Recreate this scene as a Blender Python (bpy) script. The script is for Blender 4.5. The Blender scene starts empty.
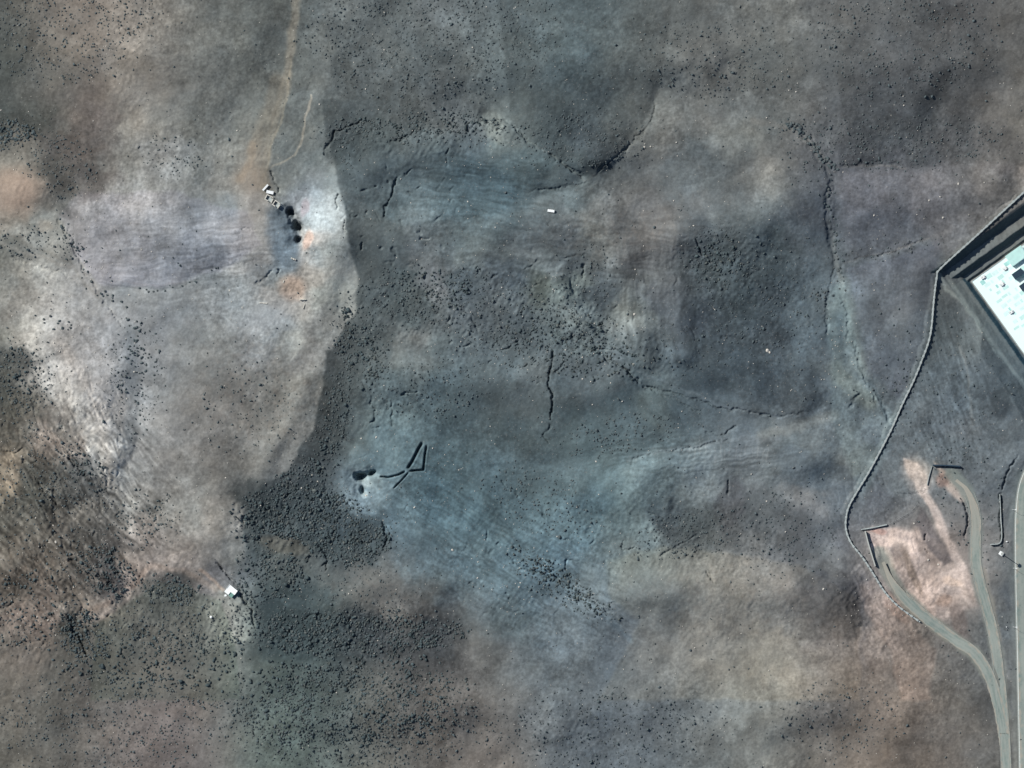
import bpy, bmesh, math, random
import numpy as np
from mathutils import Vector, Matrix

# ------------------------------------------------------------------ camera, sky, sun, exposure
S = 0.7                      # metres on the ground per pixel of the photograph
C = bpy.context.scene.collection
FOV = math.radians(6.0)
CAM_H = 512 * S / math.tan(FOV / 2)
cam = bpy.data.cameras.new('camera')
camo = bpy.data.objects.new('camera', cam)
C.objects.link(camo)
cam.angle = FOV
cam.clip_start = 10
cam.clip_end = 30000
camo.location = (0, 0, CAM_H)
bpy.context.scene.camera = camo

SUN_EL = math.radians(38)
SHADOW = Vector((18, -12, 0)).normalized()          # where shadows fall on the ground
tosun = (-SHADOW * math.cos(SUN_EL) + Vector((0, 0, math.sin(SUN_EL)))).normalized()
world = bpy.data.worlds.new('World')
bpy.context.scene.world = world
world.use_nodes = True
wn = world.node_tree.nodes
sky = wn.new('ShaderNodeTexSky')
sky.sky_type = 'NISHITA'
sky.sun_disc = False
sky.sun_elevation = SUN_EL
sky.sun_rotation = math.atan2(tosun.x, tosun.y)
sky.altitude = 1500
world.node_tree.links.new(sky.outputs[0], wn['Background'].inputs[0])
wn['Background'].inputs[1].default_value = 0.06
sun = bpy.data.lights.new('sun', 'SUN')
sun.energy = 4.6
sun.angle = math.radians(0.5)
sun.color = (1.0, 0.965, 0.92)
suno = bpy.data.objects.new('sun', sun)
C.objects.link(suno)
suno.rotation_euler = tosun.to_track_quat('Z', 'Y').to_euler()
vs = bpy.context.scene.view_settings
vs.view_transform = 'Standard'
vs.look = 'None'
vs.exposure = 0.30
bpy.context.scene.cycles.filter_width = 1.55
vs.gamma = 1
vs.use_curve_mapping = False
K_LIGHT = 1.16             # picture brightness (linear) of a flat white ground under this light

rng = np.random.RandomState(7)
random.seed(7)

def lin(c):
    c = np.asarray(c, dtype=np.float64) / 255.0
    return np.where(c <= 0.04045, c / 12.92, ((c + 0.055) / 1.055) ** 2.4)

# ------------------------------------------------------------------ noise
def perlin(x, y, seed):
    x = np.asarray(x, np.float32); y = np.asarray(y, np.float32) 
    xi = np.floor(x).astype(np.int32); yi = np.floor(y).astype(np.int32)
    xf = x - xi; yf = y - yi
    r = np.random.RandomState(seed)
    T = 512
    ang = r.rand(T, T).astype(np.float32) * 2 * math.pi
    gx = np.cos(ang); gy = np.sin(ang)
    xi &= T - 1; yi &= T - 1; gx = gx.ravel(); gy = gy.ravel()
    def g(ix, iy, dx, dy):
        k = (ix & (T - 1)) * T + (iy & (T - 1))
        return gx[k] * dx + gy[k] * dy
    u = xf * xf * xf * (xf * (xf * 6 - 15) + 10)
    v = yf * yf * yf * (yf * (yf * 6 - 15) + 10)
    n00 = g(xi, yi, xf, yf); n10 = g(xi + 1, yi, xf - 1, yf)
    n01 = g(xi, yi + 1, xf, yf - 1); n11 = g(xi + 1, yi + 1, xf - 1, yf - 1)
    a = n00 + u * (n10 - n00); b = n01 + u * (n11 - n01)
    return (a + v * (b - a)) * 1.5
def fbm(x, y, wl, octs, seed, gain=0.5):
    s = 0; a = 1.0; t = 0
    for k in range(octs):
        s = s + a * perlin(x / wl * 2 ** k + 17.3 * k, y / wl * 2 ** k - 9.1 * k, seed + k)
        t += a; a *= gain
    return s / t
def ridge(x, y, wl, octs, seed):
    s = 0; a = 1.0; t = 0
    for k in range(octs):
        s = s + a * (1 - np.abs(perlin(x / wl * 2 ** k + 3.3 * k, y / wl * 2 ** k + 5.7 * k, seed + k)) * 2)
        t += a; a *= 0.5
    return s / t
def sstep(a, b, x):
    t = np.clip((x - a) / (b - a), 0, 1)
    return t * t * (3 - 2 * t)

# ------------------------------------------------------------------ ground grid (pixel units of the map)
STEP = 0.8
def axis(lo, hi):
    core = list(np.arange(lo, hi, STEP))
    a, st = lo, STEP
    left = []
    while a > lo - 9000:
        st *= 1.12; a -= st; left.append(a)
    b, st = core[-1], STEP
    right = []
    while b < hi + 9000:
        st *= 1.12; b += st; right.append(b)
    return np.array(left[::-1] + core + right)
GX = axis(-30, 1054); GY = axis(-30, 798)
X, Y = np.meshgrid(GX, GY)            # Y grows downwards as in the map
ny, nx = X.shape

def pdist(pts, pad, xx=None, yy=None):
    """distance to a polyline, and the parameter along it; inf further than pad"""
    pts = np.array(pts, float)
    x0, x1 = pts[:, 0].min() - pad, pts[:, 0].max() + pad
    y0, y1 = pts[:, 1].min() - pad, pts[:, 1].max() + pad
    i0, i1 = np.searchsorted(GX, [x0, x1]); j0, j1 = np.searchsorted(GY, [y0, y1])
    sl = (slice(j0, j1), slice(i0, i1))
    xs = (WX if xx is None else xx)[sl]; ys = (WY if yy is None else yy)[sl]
    best = np.full(xs.shape, 1e9); par = np.zeros(xs.shape)
    L = np.hypot(*(pts[1:] - pts[:-1]).T); cum = np.concatenate([[0], np.cumsum(L)])
    for k in range(len(pts) - 1):
        a, b = pts[k], pts[k + 1]
        d = b - a
        t = np.clip(((xs - a[0]) * d[0] + (ys - a[1]) * d[1]) / max(L[k] ** 2, 1e-9), 0, 1)
        q = np.hypot(xs - a[0] - t * d[0], ys - a[1] - t * d[1])
        m = q < best
        best = np.where(m, q, best); par = np.where(m, (cum[k] + t * L[k]) / cum[-1], par)
    return sl, best, par

# small warps make every drawn edge ragged
w1 = fbm(X, Y, 22, 4, 11); w2 = fbm(X, Y, 22, 4, 31)
b1 = fbm(X, Y, 80, 3, 51); b2 = fbm(X, Y, 80, 3, 71)
WX = X + 4.0 * w1; WY = Y + 4.0 * w2
c1 = .6 * fbm(X, Y, 38, 5, 91, .62); c2 = .6 * fbm(X, Y, 38, 5, 101, .62)
CX = X + 10 * w1 + 13 * b1 + 24 * c1; CY = Y + 10 * w2 + 13 * b2 + 24 * c2

# ------------------------------------------------------------------ soil colours (how the bare ground and its low cover look, sRGB)
rows = {
 -60: "0:92,90,85 120:118,112,104 250:122,118,110 380:88,92,92 520:92,96,98 650:104,102,100 780:92,94,94 900:88,88,92 1024:98,94,92",
 0: "0:98,94,86 64:120,112,102 128:126,122,114 192:118,116,110 256:128,122,112 320:100,102,100 384:78,85,88 448:84,88,92 512:95,96,98 576:84,90,95 640:98,98,98 704:104,104,102 768:108,106,102 832:95,95,95 896:88,90,92 960:90,88,90 1024:98,94,92",
 60: "0:88,88,82 64:104,99,92 128:130,125,116 192:122,119,112 256:132,126,116 310:118,116,110 350:80,86,88 420:74,81,85 512:90,92,94 576:78,86,92 640:104,102,100 704:112,109,106 768:108,110,108 832:90,92,92 896:84,86,90 960:86,86,88 1024:102,96,92",
 125: "0:85,85,80 40:88,88,82 64:105,98,92 84:115,100,95 128:135,130,122 160:122,120,114 192:115,115,110 256:140,133,122 300:125,122,115 328:100,105,104 352:72,80,83 384:68,76,80 448:82,85,88 512:95,95,95 576:75,82,88 612:90,92,94 640:110,108,105 704:112,110,108 768:110,112,110 832:92,92,92 896:85,86,90 960:85,84,86 1024:105,98,94",
 165: "0:150,128,110 32:128,112,100 64:102,95,88 96:128,128,128 128:130,130,125 192:118,122,118 230:140,130,118 256:160,142,124 288:125,125,120 320:118,125,125 348:92,100,102 384:90,96,97 448:88,92,94 512:95,100,100 576:78,88,94 640:105,105,105 704:105,110,110 768:122,114,106 800:95,93,95 832:100,98,98 896:92,92,96 960:94,93,95 1024:110,100,95",
 209: "0:160,132,113 24:155,128,110 40:118,108,100 64:110,108,105 96:140,140,138 128:150,147,140 160:153,152,148 192:132,139,140 224:140,147,153 256:172,152,138 288:130,135,140 320:156,164,172 340:145,153,160 358:90,100,104 384:80,90,96 448:73,84,92 512:82,94,102 576:88,98,102 640:108,106,106 704:108,108,108 768:98,98,98 800:83,82,90 832:95,95,98 896:98,96,96 960:100,96,96 1024:100,96,96",
 253: "0:120,118,112 64:138,138,134 96:150,148,143 128:148,150,148 160:145,150,155 192:128,135,145 224:135,142,150 256:172,152,140 288:112,123,134 320:125,130,135 340:118,122,125 362:95,100,100 384:82,88,92 448:82,88,94 512:100,102,102 576:102,100,98 640:114,106,102 672:105,99,97 704:72,77,85 768:82,86,88 832:100,104,104 896:84,87,93 950:104,102,103",
 297: "0:132,128,122 20:130,120,110 64:150,148,143 128:150,152,150 192:135,138,140 224:140,143,145 256:155,155,158 288:168,143,124 320:140,138,132 346:128,127,122 372:80,87,90 400:70,80,84 448:90,94,96 512:92,98,102 576:97,104,102 640:90,92,92 704:82,86,92 768:82,84,88 832:98,102,102 896:98,98,100 960:100,102,104 1024:104,105,106",
 341: "0:110,110,102 20:138,132,122 64:160,155,148 128:142,144,142 192:128,133,132 224:142,144,144 256:150,150,156 288:140,138,135 320:125,125,122 344:100,104,105 368:86,93,96 384:92,96,98 416:112,104,99 448:88,98,102 512:84,91,97 560:95,102,100 576:95,98,100 632:105,104,102 656:90,92,96 704:84,88,94 768:86,88,92 832:105,110,112 896:88,94,100 960:100,102,106 1024:100,100,104",
 385: "0:82,85,82 20:80,84,84 40:120,120,118 64:150,147,143 96:158,154,149 128:122,127,128 160:137,141,139 192:136,134,128 256:133,130,125 288:130,126,120 318:112,112,110 340:82,90,94 384:82,92,98 448:82,94,100 512:92,98,100 560:95,98,102 608:92,99,104 640:82,90,97 704:80,88,96 768:78,84,90 815:85,92,96 835:105,111,111 864:100,107,110 896:88,92,100 960:100,102,106 1000:80,82,88 1024:96,95,98",
 429: "0:98,93,86 32:112,105,98 64:132,124,116 96:150,146,140 128:135,138,135 192:130,128,122 256:128,125,118 292:125,120,112 320:85,90,90 352:90,100,102 384:92,107,112 448:77,91,98 512:80,92,98 576:82,94,100 640:82,95,102 672:85,98,104 704:104,114,120 768:102,109,112 832:98,105,107 864:96,103,107 896:92,98,104 960:100,103,106 1010:100,98,100",
 473: "0:128,110,95 32:98,92,86 64:86,84,82 80:90,90,92 100:135,131,126 128:145,143,138 192:128,126,120 256:120,115,108 288:95,92,88 320:95,95,92 352:112,120,120 384:94,112,120 416:88,104,112 432:74,95,106 448:75,95,105 480:88,102,110 512:85,98,106 576:98,108,115 640:105,113,119 704:102,108,113 768:95,103,108 832:84,94,102 864:90,98,106 890:100,105,108 925:120,112,106 950:110,102,98 990:100,98,100",
 517: "0:90,90,86 32:93,90,86 64:100,92,86 96:112,105,99 128:138,133,125 160:132,129,121 192:132,128,120 228:152,136,120 252:74,79,79 288:72,79,82 320:78,83,83 352:74,82,85 376:92,108,115 392:97,114,122 432:80,101,110 448:85,105,114 480:86,106,113 512:88,106,114 576:84,102,112 640:99,105,108 672:76,83,92 704:78,85,92 768:77,83,91 832:88,92,98 864:92,96,104 900:98,102,104 950:112,104,99 1000:106,101,98",
 561: "0:112,101,90 64:107,98,90 96:92,89,86 112:80,80,82 132:132,120,109 160:142,129,117 192:140,127,116 224:118,111,105 250:80,82,84 288:88,84,79 320:100,93,86 352:106,98,90 384:109,104,97 416:106,103,98 448:88,102,109 480:94,106,109 512:94,108,112 576:90,100,106 640:110,109,106 704:100,100,100 768:98,98,100 832:80,82,90 870:98,94,94 930:120,108,99 1000:106,100,97",
 605: "0:103,88,80 32:95,86,80 64:115,106,98 90:128,119,108 128:98,100,95 192:93,98,93 224:122,119,109 250:88,90,90 288:66,74,78 320:73,82,84 352:83,83,80 384:97,89,82 416:100,93,86 448:90,91,92 480:88,92,94 512:92,98,98 560:98,104,106 600:106,106,102 640:105,104,100 704:113,108,103 768:112,108,104 820:84,83,89 845:80,80,87 870:122,104,96 930:124,110,101 1000:108,101,98",
 640: "0:106,92,82 30:104,90,82 64:78,76,73 96:80,84,80 128:88,92,88 192:93,96,91 224:106,105,98 256:74,80,83 288:62,70,76 352:76,79,81 416:65,70,74 446:72,77,80 480:98,98,95 512:100,100,98 576:108,106,100 640:117,111,103 704:120,112,102 768:128,117,102 832:110,98,94 870:142,117,103 930:118,106,98 1000:106,101,97",
 700: "0:104,92,82 64:88,84,78 128:92,94,88 192:98,98,91 256:80,84,84 320:72,78,80 384:84,84,82 448:88,90,90 512:98,98,95 576:108,105,99 640:112,107,100 704:116,110,101 768:118,110,99 832:104,97,93 896:124,108,98 960:112,103,96 1024:104,100,97",
 768: "0:98,89,80 128:96,95,88 256:90,90,86 384:84,86,84 512:100,98,94 640:110,106,99 768:112,106,98 896:112,102,95 1024:102,98,95",
 830: "0:95,88,80 200:96,94,88 400:88,90,87 600:104,100,95 800:106,101,95 1024:100,96,93"}
P = []
for y, s in rows.items():
    for q in s.split():
        a, b = q.split(':'); r, g, bl = map(float, b.split(','))
        P.append((float(a), float(y), r, g, bl))
# finer spots  (x, y, radius, r,g,b)
spots = [(15,190,24,166,136,116),(0,185,20,168,138,117),(62,178,14,92,84,78),(72,150,14,100,86,82),(45,226,9,165,163,158),(88,175,8,88,80,80),
 (175,160,8,148,150,152),(240,182,14,170,148,128),(256,205,10,182,156,138),(258,235,10,182,156,140),(252,262,12,176,154,142),
 (270,215,7,112,124,134),(280,235,10,108,122,134),(283,255,9,104,118,130),(276,272,6,112,124,132),(305,240,5,196,165,150),(303,248,5,196,166,150),
 (322,208,14,165,172,180),(312,212,10,158,166,176),(300,203,4,160,150,156),(292,287,10,168,142,124),(302,278,6,168,140,122),(282,298,8,178,152,136),
 (262,175,8,140,132,120),(345,183,7,132,142,146),(265,318,12,160,164,172),(245,305,14,155,160,166),
 (318,346,9,92,88,92),(330,350,7,96,94,98),(404,345,12,112,106,102),
 (140,252,12,150,148,150),(150,218,16,162,160,155),(110,215,12,148,148,150),(62,300,10,162,158,152),(90,262,10,152,150,152),
 (35,343,12,158,152,142),(62,370,14,164,158,150),(90,400,12,160,155,148),(100,440,10,152,148,142),(44,376,8,150,152,152),
 (20,365,12,72,78,78),(8,385,10,80,84,80),(22,402,10,92,90,82),(48,430,10,138,112,102),(68,445,10,140,118,108),(60,420,8,110,106,104),
 (82,468,8,78,84,92),(30,475,8,76,76,76),(10,472,10,145,120,100),(35,490,8,80,84,84),(105,568,12,74,75,80),(120,575,8,72,74,78),(85,560,8,88,86,84),
 (132,575,9,150,132,116),(150,545,10,140,124,112),(185,560,12,146,130,118),(225,530,7,156,138,122),(236,528,5,170,148,130),(92,612,9,142,128,114),
 (175,582,10,70,76,76),(160,592,8,78,86,84),(70,622,8,62,64,62),(80,640,8,66,70,66),(20,620,16,108,88,80),(12,600,10,82,74,68),(40,612,12,114,94,86),
 (222,575,7,100,98,104),(232,612,9,128,124,114),(236,622,6,134,130,120),
 (262,500,10,64,72,74),(300,498,12,62,70,74),(255,530,8,64,72,74),(340,520,12,66,74,78),(330,540,10,64,73,76),(372,535,10,72,82,86),
 (285,540,14,96,88,78),(300,548,10,94,86,78),(275,612,12,58,68,72),(300,625,12,56,65,70),(325,620,8,60,74,78),(372,628,10,62,68,74),(430,635,14,56,61,66),(412,610,12,98,92,86),
 (360,585,16,112,102,92),(398,590,14,114,104,94),(398,605,5,136,128,118),
 (368,455,14,100,118,122),(358,462,10,104,118,118),(372,488,8,134,142,142),(366,483,5,160,166,166),(350,445,12,98,100,90),(405,520,14,96,114,122),(430,480,12,68,92,104),(424,500,12,76,98,110),
 (428,565,14,94,110,116),(456,590,12,100,112,116),(490,560,16,100,112,114),(520,545,16,100,116,120),(540,556,14,92,110,118),(595,505,20,82,102,116),
 (558,585,14,74,92,102),(600,582,14,84,94,98),(635,570,14,118,114,106),(648,530,10,108,116,118),(672,520,12,74,80,92),(690,530,12,80,86,90),(735,505,14,82,80,88),(760,512,14,78,84,92),(655,600,14,108,108,104),(700,575,18,110,106,102),(735,615,18,118,112,104),
 (635,520,8,98,106,108),(700,480,16,108,112,118),(745,468,16,104,108,112),(765,636,14,142,126,102),(700,640,14,130,116,98),(560,625,14,104,104,100),(515,615,14,88,96,94),
 (700,245,14,62,70,78),(715,258,16,66,76,80),(740,242,12,72,78,84),(688,262,8,68,74,80),(730,280,14,74,80,84),(770,245,14,78,84,86),(785,220,12,84,84,90),
 (770,165,7,140,126,114),(768,185,6,132,120,110),(766,150,8,114,110,106),(652,238,18,122,112,104),(620,225,16,110,106,104),(560,228,18,108,106,108),(610,240,12,116,110,100),
 (700,165,12,92,102,108),(690,185,14,94,106,112),(735,140,14,120,120,116),(650,140,14,122,116,110),(495,130,10,112,108,102),(478,140,12,82,82,88),(500,185,14,72,88,98),(470,185,14,72,86,96),
 (420,145,10,90,92,92),(455,130,12,92,90,92),(380,130,14,66,74,76),(350,150,10,62,71,74),(400,120,14,70,74,76),(560,150,12,74,82,88),(585,140,12,70,78,88),(540,165,12,92,98,98),
 (425,240,16,104,100,100),(470,245,14,104,106,104),(520,240,14,104,102,104),(440,275,12,104,100,102),(462,280,12,74,84,92),(400,290,12,66,78,82),(420,300,12,70,78,80),
 (555,272,8,122,124,124),(572,285,10,122,128,118),(578,310,8,120,124,120),(540,290,10,98,100,86),(568,260,8,82,88,94),(583,340,7,114,120,120),(600,290,10,76,84,92),(510,275,12,78,86,96),
 (635,318,5,148,140,128),(633,330,5,128,122,116),(634,302,5,118,112,100),(690,320,8,80,82,92),(668,300,10,94,92,98),(515,330,14,78,86,92),(500,350,12,78,86,90),
 (530,390,14,108,102,98),(605,385,18,112,106,106),(578,378,10,104,100,102),(615,415,18,84,98,106),(580,430,18,82,96,102),(610,430,16,74,86,92),(650,435,14,86,100,106),
 (654,405,12,104,108,100),(655,455,12,104,116,122),(690,448,14,112,120,124),(720,442,14,112,118,124),(740,460,16,108,110,116),(680,420,12,78,90,98),
 (836,360,10,120,124,122),(840,375,7,132,132,122),(828,340,8,110,116,116),(838,300,6,112,116,116),(843,320,6,112,118,118),(850,345,8,112,118,118),(848,400,12,104,112,114),(862,385,8,96,106,112),(859,408,6,74,80,86),(834,432,10,80,90,96),(780,425,8,124,122,118),(800,440,14,96,102,104),(850,440,10,108,114,112),(862,450,10,110,114,110),(870,445,6,78,82,92),(852,463,8,112,114,108),
 (815,470,12,86,98,108),(790,465,12,88,98,108),(850,485,10,92,100,108),(880,488,14,84,90,104),(890,510,12,82,88,98),(905,488,8,96,100,106),
 (915,300,10,104,102,106),(905,345,14,84,90,98),(925,330,12,86,92,100),(890,330,12,96,98,102),(880,270,14,96,96,98),(870,235,14,82,86,92),(905,225,14,92,94,98),(860,190,14,104,100,100),(930,200,16,112,104,102),(895,140,14,86,90,92),(915,135,14,80,84,88),(950,150,20,88,86,88),(1010,150,16,100,92,92),(995,180,12,106,100,98),(1018,130,8,124,112,104),
 (958,310,10,92,92,98),(960,345,14,98,100,106),(975,370,14,98,98,104),(998,405,10,76,78,86),(960,400,18,96,98,104),(965,430,12,104,100,106),(955,445,14,94,98,102),(1012,380,10,104,104,108),(1012,430,8,108,104,106),
 (990,470,12,98,96,100),(985,490,10,104,100,102),(960,455,10,98,98,102),(985,510,8,132,116,108),(984,535,7,140,120,110),(993,555,8,118,110,106),(990,600,9,122,112,104),(1003,600,8,92,90,94),(1000,575,8,118,108,102),(1006,625,8,112,108,106),
 (855,485,6,84,92,100),(810,495,8,124,116,114),(800,540,12,96,96,100),(785,590,14,112,106,104),(822,580,10,72,74,84),(850,600,14,76,77,86),(815,565,8,90,90,90),(832,562,6,124,118,110),(828,600,10,90,88,92),(775,620,14,116,112,106),(860,560,8,118,108,102),(850,545,8,96,94,98)]
for x, y, r, a, b, c in spots:
    P.append((x, y, a, b, c))
    for k in range(6):
        t = k * math.pi / 3
        P.append((x + r * .6 * math.cos(t), y + r * .6 * math.sin(t), a, b, c))
P = np.array(P)
def soil_lookup():
    # evaluate on a 4-pixel grid, then look it up bilinearly at the warped place
    gx = np.arange(-120, 1150, 4.0); gy = np.arange(-120, 900, 4.0)
    A, B = np.meshgrid(gx, gy)
    acc = np.zeros(A.shape + (3,)); W = np.zeros(A.shape)
    for p in P:
        d2 = (A - p[0]) ** 2 + (B - p[1]) ** 2
        w = 1 / (d2 + 30.0) ** 2.1
        acc += w[..., None] * p[2:]; W += w
    M = acc / W[..., None]
    fx = np.clip((CX + 120) / 4, 0, len(gx) - 1.001); fy = np.clip((CY + 120) / 4, 0, len(gy) - 1.001)
    i = fx.astype(int); j = fy.astype(int); u = (fx - i)[..., None]; v = (fy - j)[..., None]
    return (M[j, i] * (1 - u) + M[j, i + 1] * u) * (1 - v) + (M[j + 1, i] * (1 - u) + M[j + 1, i + 1] * u) * v
SOIL = soil_lookup()                                    # sRGB 0..255
_g = SOIL.mean(-1, keepdims=True)
_lo = np.array([97., 104., 105.]) / 102.
SOIL = _g * _lo * .62 + SOIL * .38

def blob(cx, cy, rx, ry, ang=0, soft=0.35, xx=None, yy=None):
    xx = WX if xx is None else xx; yy = WY if yy is None else yy
    c, s = math.cos(math.radians(ang)), math.sin(math.radians(ang))
    dx = xx - cx; dy = yy - cy
    q = np.sqrt(((dx * c + dy * s) / rx) ** 2 + ((-dx * s + dy * c) / ry) ** 2)
    return 1 - sstep(1 - soft, 1 + soft, q)
def inpoly(pts, xx, yy):
    ins = np.zeros(xx.shape, bool); n = len(pts)
    for k in range(n):
        x1, y1 = pts[k]; x2, y2 = pts[(k + 1) % n]
        if y1 == y2: continue
        cond = ((y1 > yy) != (y2 > yy)) & (xx < (x2 - x1) * (yy - y1) / (y2 - y1) + x1)
        ins ^= cond
    return ins
def polymask(pts, soft):
    """1 inside, falling to 0 over 'soft' pixels, with ragged edge"""
    sl, d, _ = pdist(pts + [pts[0]], soft * 2 + 8)
    ins = inpoly(pts, WX[sl], WY[sl])
    sd = np.where(ins, d, -d)
    m = np.zeros(X.shape); m[sl] = sstep(-soft, soft, sd)
    return m
def tint(m, col, a=1.0):
    global SOIL
    m = (m * a)[..., None]
    SOIL = SOIL * (1 - m) + np.array(col, float) * m
def tintline(pts, w, col, a=1.0, soft=1.0, wob=True):
    sl, d, _ = pdist(pts, w + soft + 6, *(() if wob else (X, Y)))
    m = (a * (1 - sstep(w / 2 - soft / 2, w / 2 + soft / 2, d)))[..., None]
    SOIL[sl] = SOIL[sl] * (1 - m) + np.array(col, float) * m

def vblob(cx, cy, rx, ry, ang=0, soft=.6): return blob(cx, cy, rx, ry, ang, soft, CX, CY)
tint(vblob(175, 250, 130, 85), (156,154,155), .42)
tint(vblob(80, 390, 45, 85, -18), (160,156,149), .40)
tint(vblob(190, 400, 90, 90), (138,136,131), .30)
tint(vblob(560, 430, 240, 70), (84,98,105), .45)
tint(vblob(500, 545, 130, 70, 25), (88,106,114), .45)
tint(vblob(470, 190, 110, 45), (82,95,102), .45)
tint(vblob(730, 230, 130, 60), (94,98,102), .3)
tint(vblob(900, 330, 90, 140), (94,99,104), .4)
tint(vblob(720, 610, 130, 70), (113,112,110), .55)
tint(vblob(640, 585, 60, 30), (108,112,112), .4)
tint(vblob(1000, 470, 60, 60), (104,103,103), .4)
# sharp edge where the pale worked ground meets the dark slope
dark_east = [(322,100),(326,135),(334,160),(342,195),(346,225),(352,255),(358,285),(356,312),(344,325),(336,345),(326,352),(322,385),(318,405),
             (312,430),(300,448),(288,470),(268,482),(254,495),(246,510),(243,540),(246,562),(262,562),(300,520),(340,480),(372,400),(400,330),(410,250),(390,160),(372,100)]
_m = polymask(dark_east, 1.8)
_e = np.full(X.shape, 1e3); _sl, _d, _ = pdist(dark_east[:16], 60); _e[_sl] = _d
tint(_m, (82, 90, 93), 0.35)
tint(_m * (1 - sstep(6, 45, _e)), (80, 88, 91), 0.42)
tint((1 - _m) * (1 - sstep(4, 34, _e)) * sstep(118, 250, Y) * (1 - sstep(470, 500, Y)), (132, 133, 130), 0.5)
tint(polymask([(245,500),(262,488),(300,486),(345,505),(384,520),(386,552),(372,560),(330,556),(300,552),(250,560),(244,535)], 3), (66,73,74), .5)
tint(polymask([(254,592),(290,598),(330,612),(360,608),(380,622),(440,618),(454,628),(455,660),(262,660),(256,625)], 3), (60,67,71), .5)
tint(blob(285,545,26,9,8), (98,90,80), .6)
# construction ground at the lower right
sand = (194,175,163)
tint(blob(925, 560, 62, 62, 30, .7), (138,126,118), .5)
tint(blob(940, 572, 42, 44, 30, .6), (164,146,134), .5)
tint(polymask([(904,458),(918,462),(926,478),(930,492),(940,512),(950,538),(962,560),(974,582),(976,598),(962,600),(950,606),(938,612),(932,626),(922,610),(914,590),(918,575),(908,555),(896,545),(884,548),(876,562),(870,545),(866,531),(886,528),(906,530),(918,534),(936,552),(950,560),(944,540),(932,515),(922,495),(908,478)], 2.0), sand, .92)
tint(polymask([(935,462),(952,476),(966,490),(972,500),(962,503),(950,492),(940,480)], 2.0), (196,172,156), .75)
tint(blob(942,479,8,8), (140,116,106), .8)
tint(polymask([(867,531),(920,529),(950,556),(976,582),(978,604),(938,624),(915,602),(893,560)], 3), (190,172,161), .5)
tint(blob(940,585,30,17,30,.6), (192,175,164), .8)
tint(blob(900,538,28,9,8,.6), (192,174,162), .7)
tint(blob(917,475,12,18,-25,.6), (188,172,160), .7)
tint(blob(952,582,10,5,20), (222,196,176), .7)
tint(blob(937,545,10,4,40), (214,190,170), .5)
tint(blob(900,545,14,5,30), (216,196,180), .6)
tint(blob(901,556,8,12,-15), (140,128,120), .9)
tint(blob(888,560,6,14,-15), (176,166,150), .5)
tint(blob(912,572,4,26,-22), (126,112,100), .6)
tint(blob(924,545,8,22,-28), (136,122,113), .6)
tint(blob(960,622,8,18,-15), (116,104,98), .6)
tint(blob(878,531,8,3,0), (176,140,126), .7)
tint(polymask([(920,507),(930,520),(945,545),(952,562),(944,566),(930,550),(915,522)],2.), (96,90,90), .65)
tint(blob(944,600,8,6), (176,150,134), .6)
tint(polymask([(872,580),(880,590),(896,612),(918,632),(935,650),(930,700),(900,700),(890,650),(872,625),(862,600),(858,585)], 3), (146,134,126), .45)
tint(blob(896,608,6,20,-38), (180,156,142), .4)
# pits' ash and painted shade, heaps
tint(blob(283,240,15,33,-12), (110,123,135), .7)
tint(blob(308,240,4.5,10,15), (200,172,158), .8)
for _x, _y in ((285, 213), (291, 228), (292, 241)): tint(blob(_x, _y, 8, 5), (84,96,106), .55)  # grey shade on each pit's left side, painted into the soil
tint(blob(293,288,12,13,30), (186,150,128), .38)
tint(blob(304,208,4,9,10), (168,152,156), .6)
tint(blob(368,484,5,4), (158,164,162), .8)
tint(blob(365,495,4,3), (165,170,166), .7)
tint(blob(371,480,12,9,20), (132,142,142), .5)
tint(blob(45,226,9,7), (172,170,164), .7)
# small paths and pale beds
tintline([(292,60),(286,95),(282,121),(276,132),(271,150),(268,168),(262,180)], 2.2, (168,163,150), .75)
tintline([(298,-20),(292,40),(286,85),(276,118),(268,150),(264,182)], 9, (166,156,141), .55, 5)
tintline([(278,80),(270,110),(262,130),(255,150),(254,168),(262,184)], 14, (152,142,128), .5, 9)
tintline([(310,95),(306,121),(300,142),(294,156),(284,163),(272,168)], 2.2, (170,164,152), .75)
tintline([(253,144),(248,165),(240,180)], 7, (160,144,126), .5, 5)
tintline([(655,90),(648,121),(630,145),(606,163),(592,177)], 2.4, (122,126,126), .6)
tintline([(592,177),(583,180),(574,172),(548,152),(525,140),(505,122)], 1.8, (96,100,100), .5)
tintline([(752,121),(790,128),(806,140),(818,152),(828,162),(832,178),(827,200),(826,220),(833,240),(837,262),(842,285),(844,300)], 5, (120,121,118), .6, 3)
tintline([(838,166),(870,165),(905,168)], 2, (112,112,108), .5)
tintline([(845,262),(868,256),(900,248),(930,238)], 1.6, (116,116,114), .5)
tintline([(842,285),(846,310),(852,335),(864,370)], 13, (118,123,121), .5, 8)
tintline([(838,290),(830,320),(838,350),(836,380)], 10, (118,122,119), .5, 6)
tintline([(846,400),(850,430),(862,455),(880,475),(900,490)], 16, (108,115,117), .45, 10)
tintline([(836,372),(850,385),(868,400)], 16, (118,122,117), .5, 9)
tintline([(760,436),(800,425),(835,415)], 10, (118,120,116), .4, 6)
tintline([(640,372),(680,388),(720,404),(760,415),(800,416),(826,408)], 3, (108,116,120), .55, 2.5)
tintline([(628,460),(660,452),(700,446),(740,438),(780,440)], 5, (114,122,126), .45, 4)
tintline([(868,380),(880,400),(890,425)], 4, (72,80,86), .5, 3)
tintline([(100,282),(140,289),(180,287),(215,272),(236,260)], 1.6, (112,116,118), .5)
tintline([(120,280),(150,285),(185,282)], 2, (164,162,160), .4)
tintline([(10,236),(40,250),(70,262),(85,285),(100,300)], 3, (118,118,114), .35, 3)
tintline([(0,242),(20,252),(45,258),(70,268)], 3, (158,156,152), .4, 3)
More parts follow.
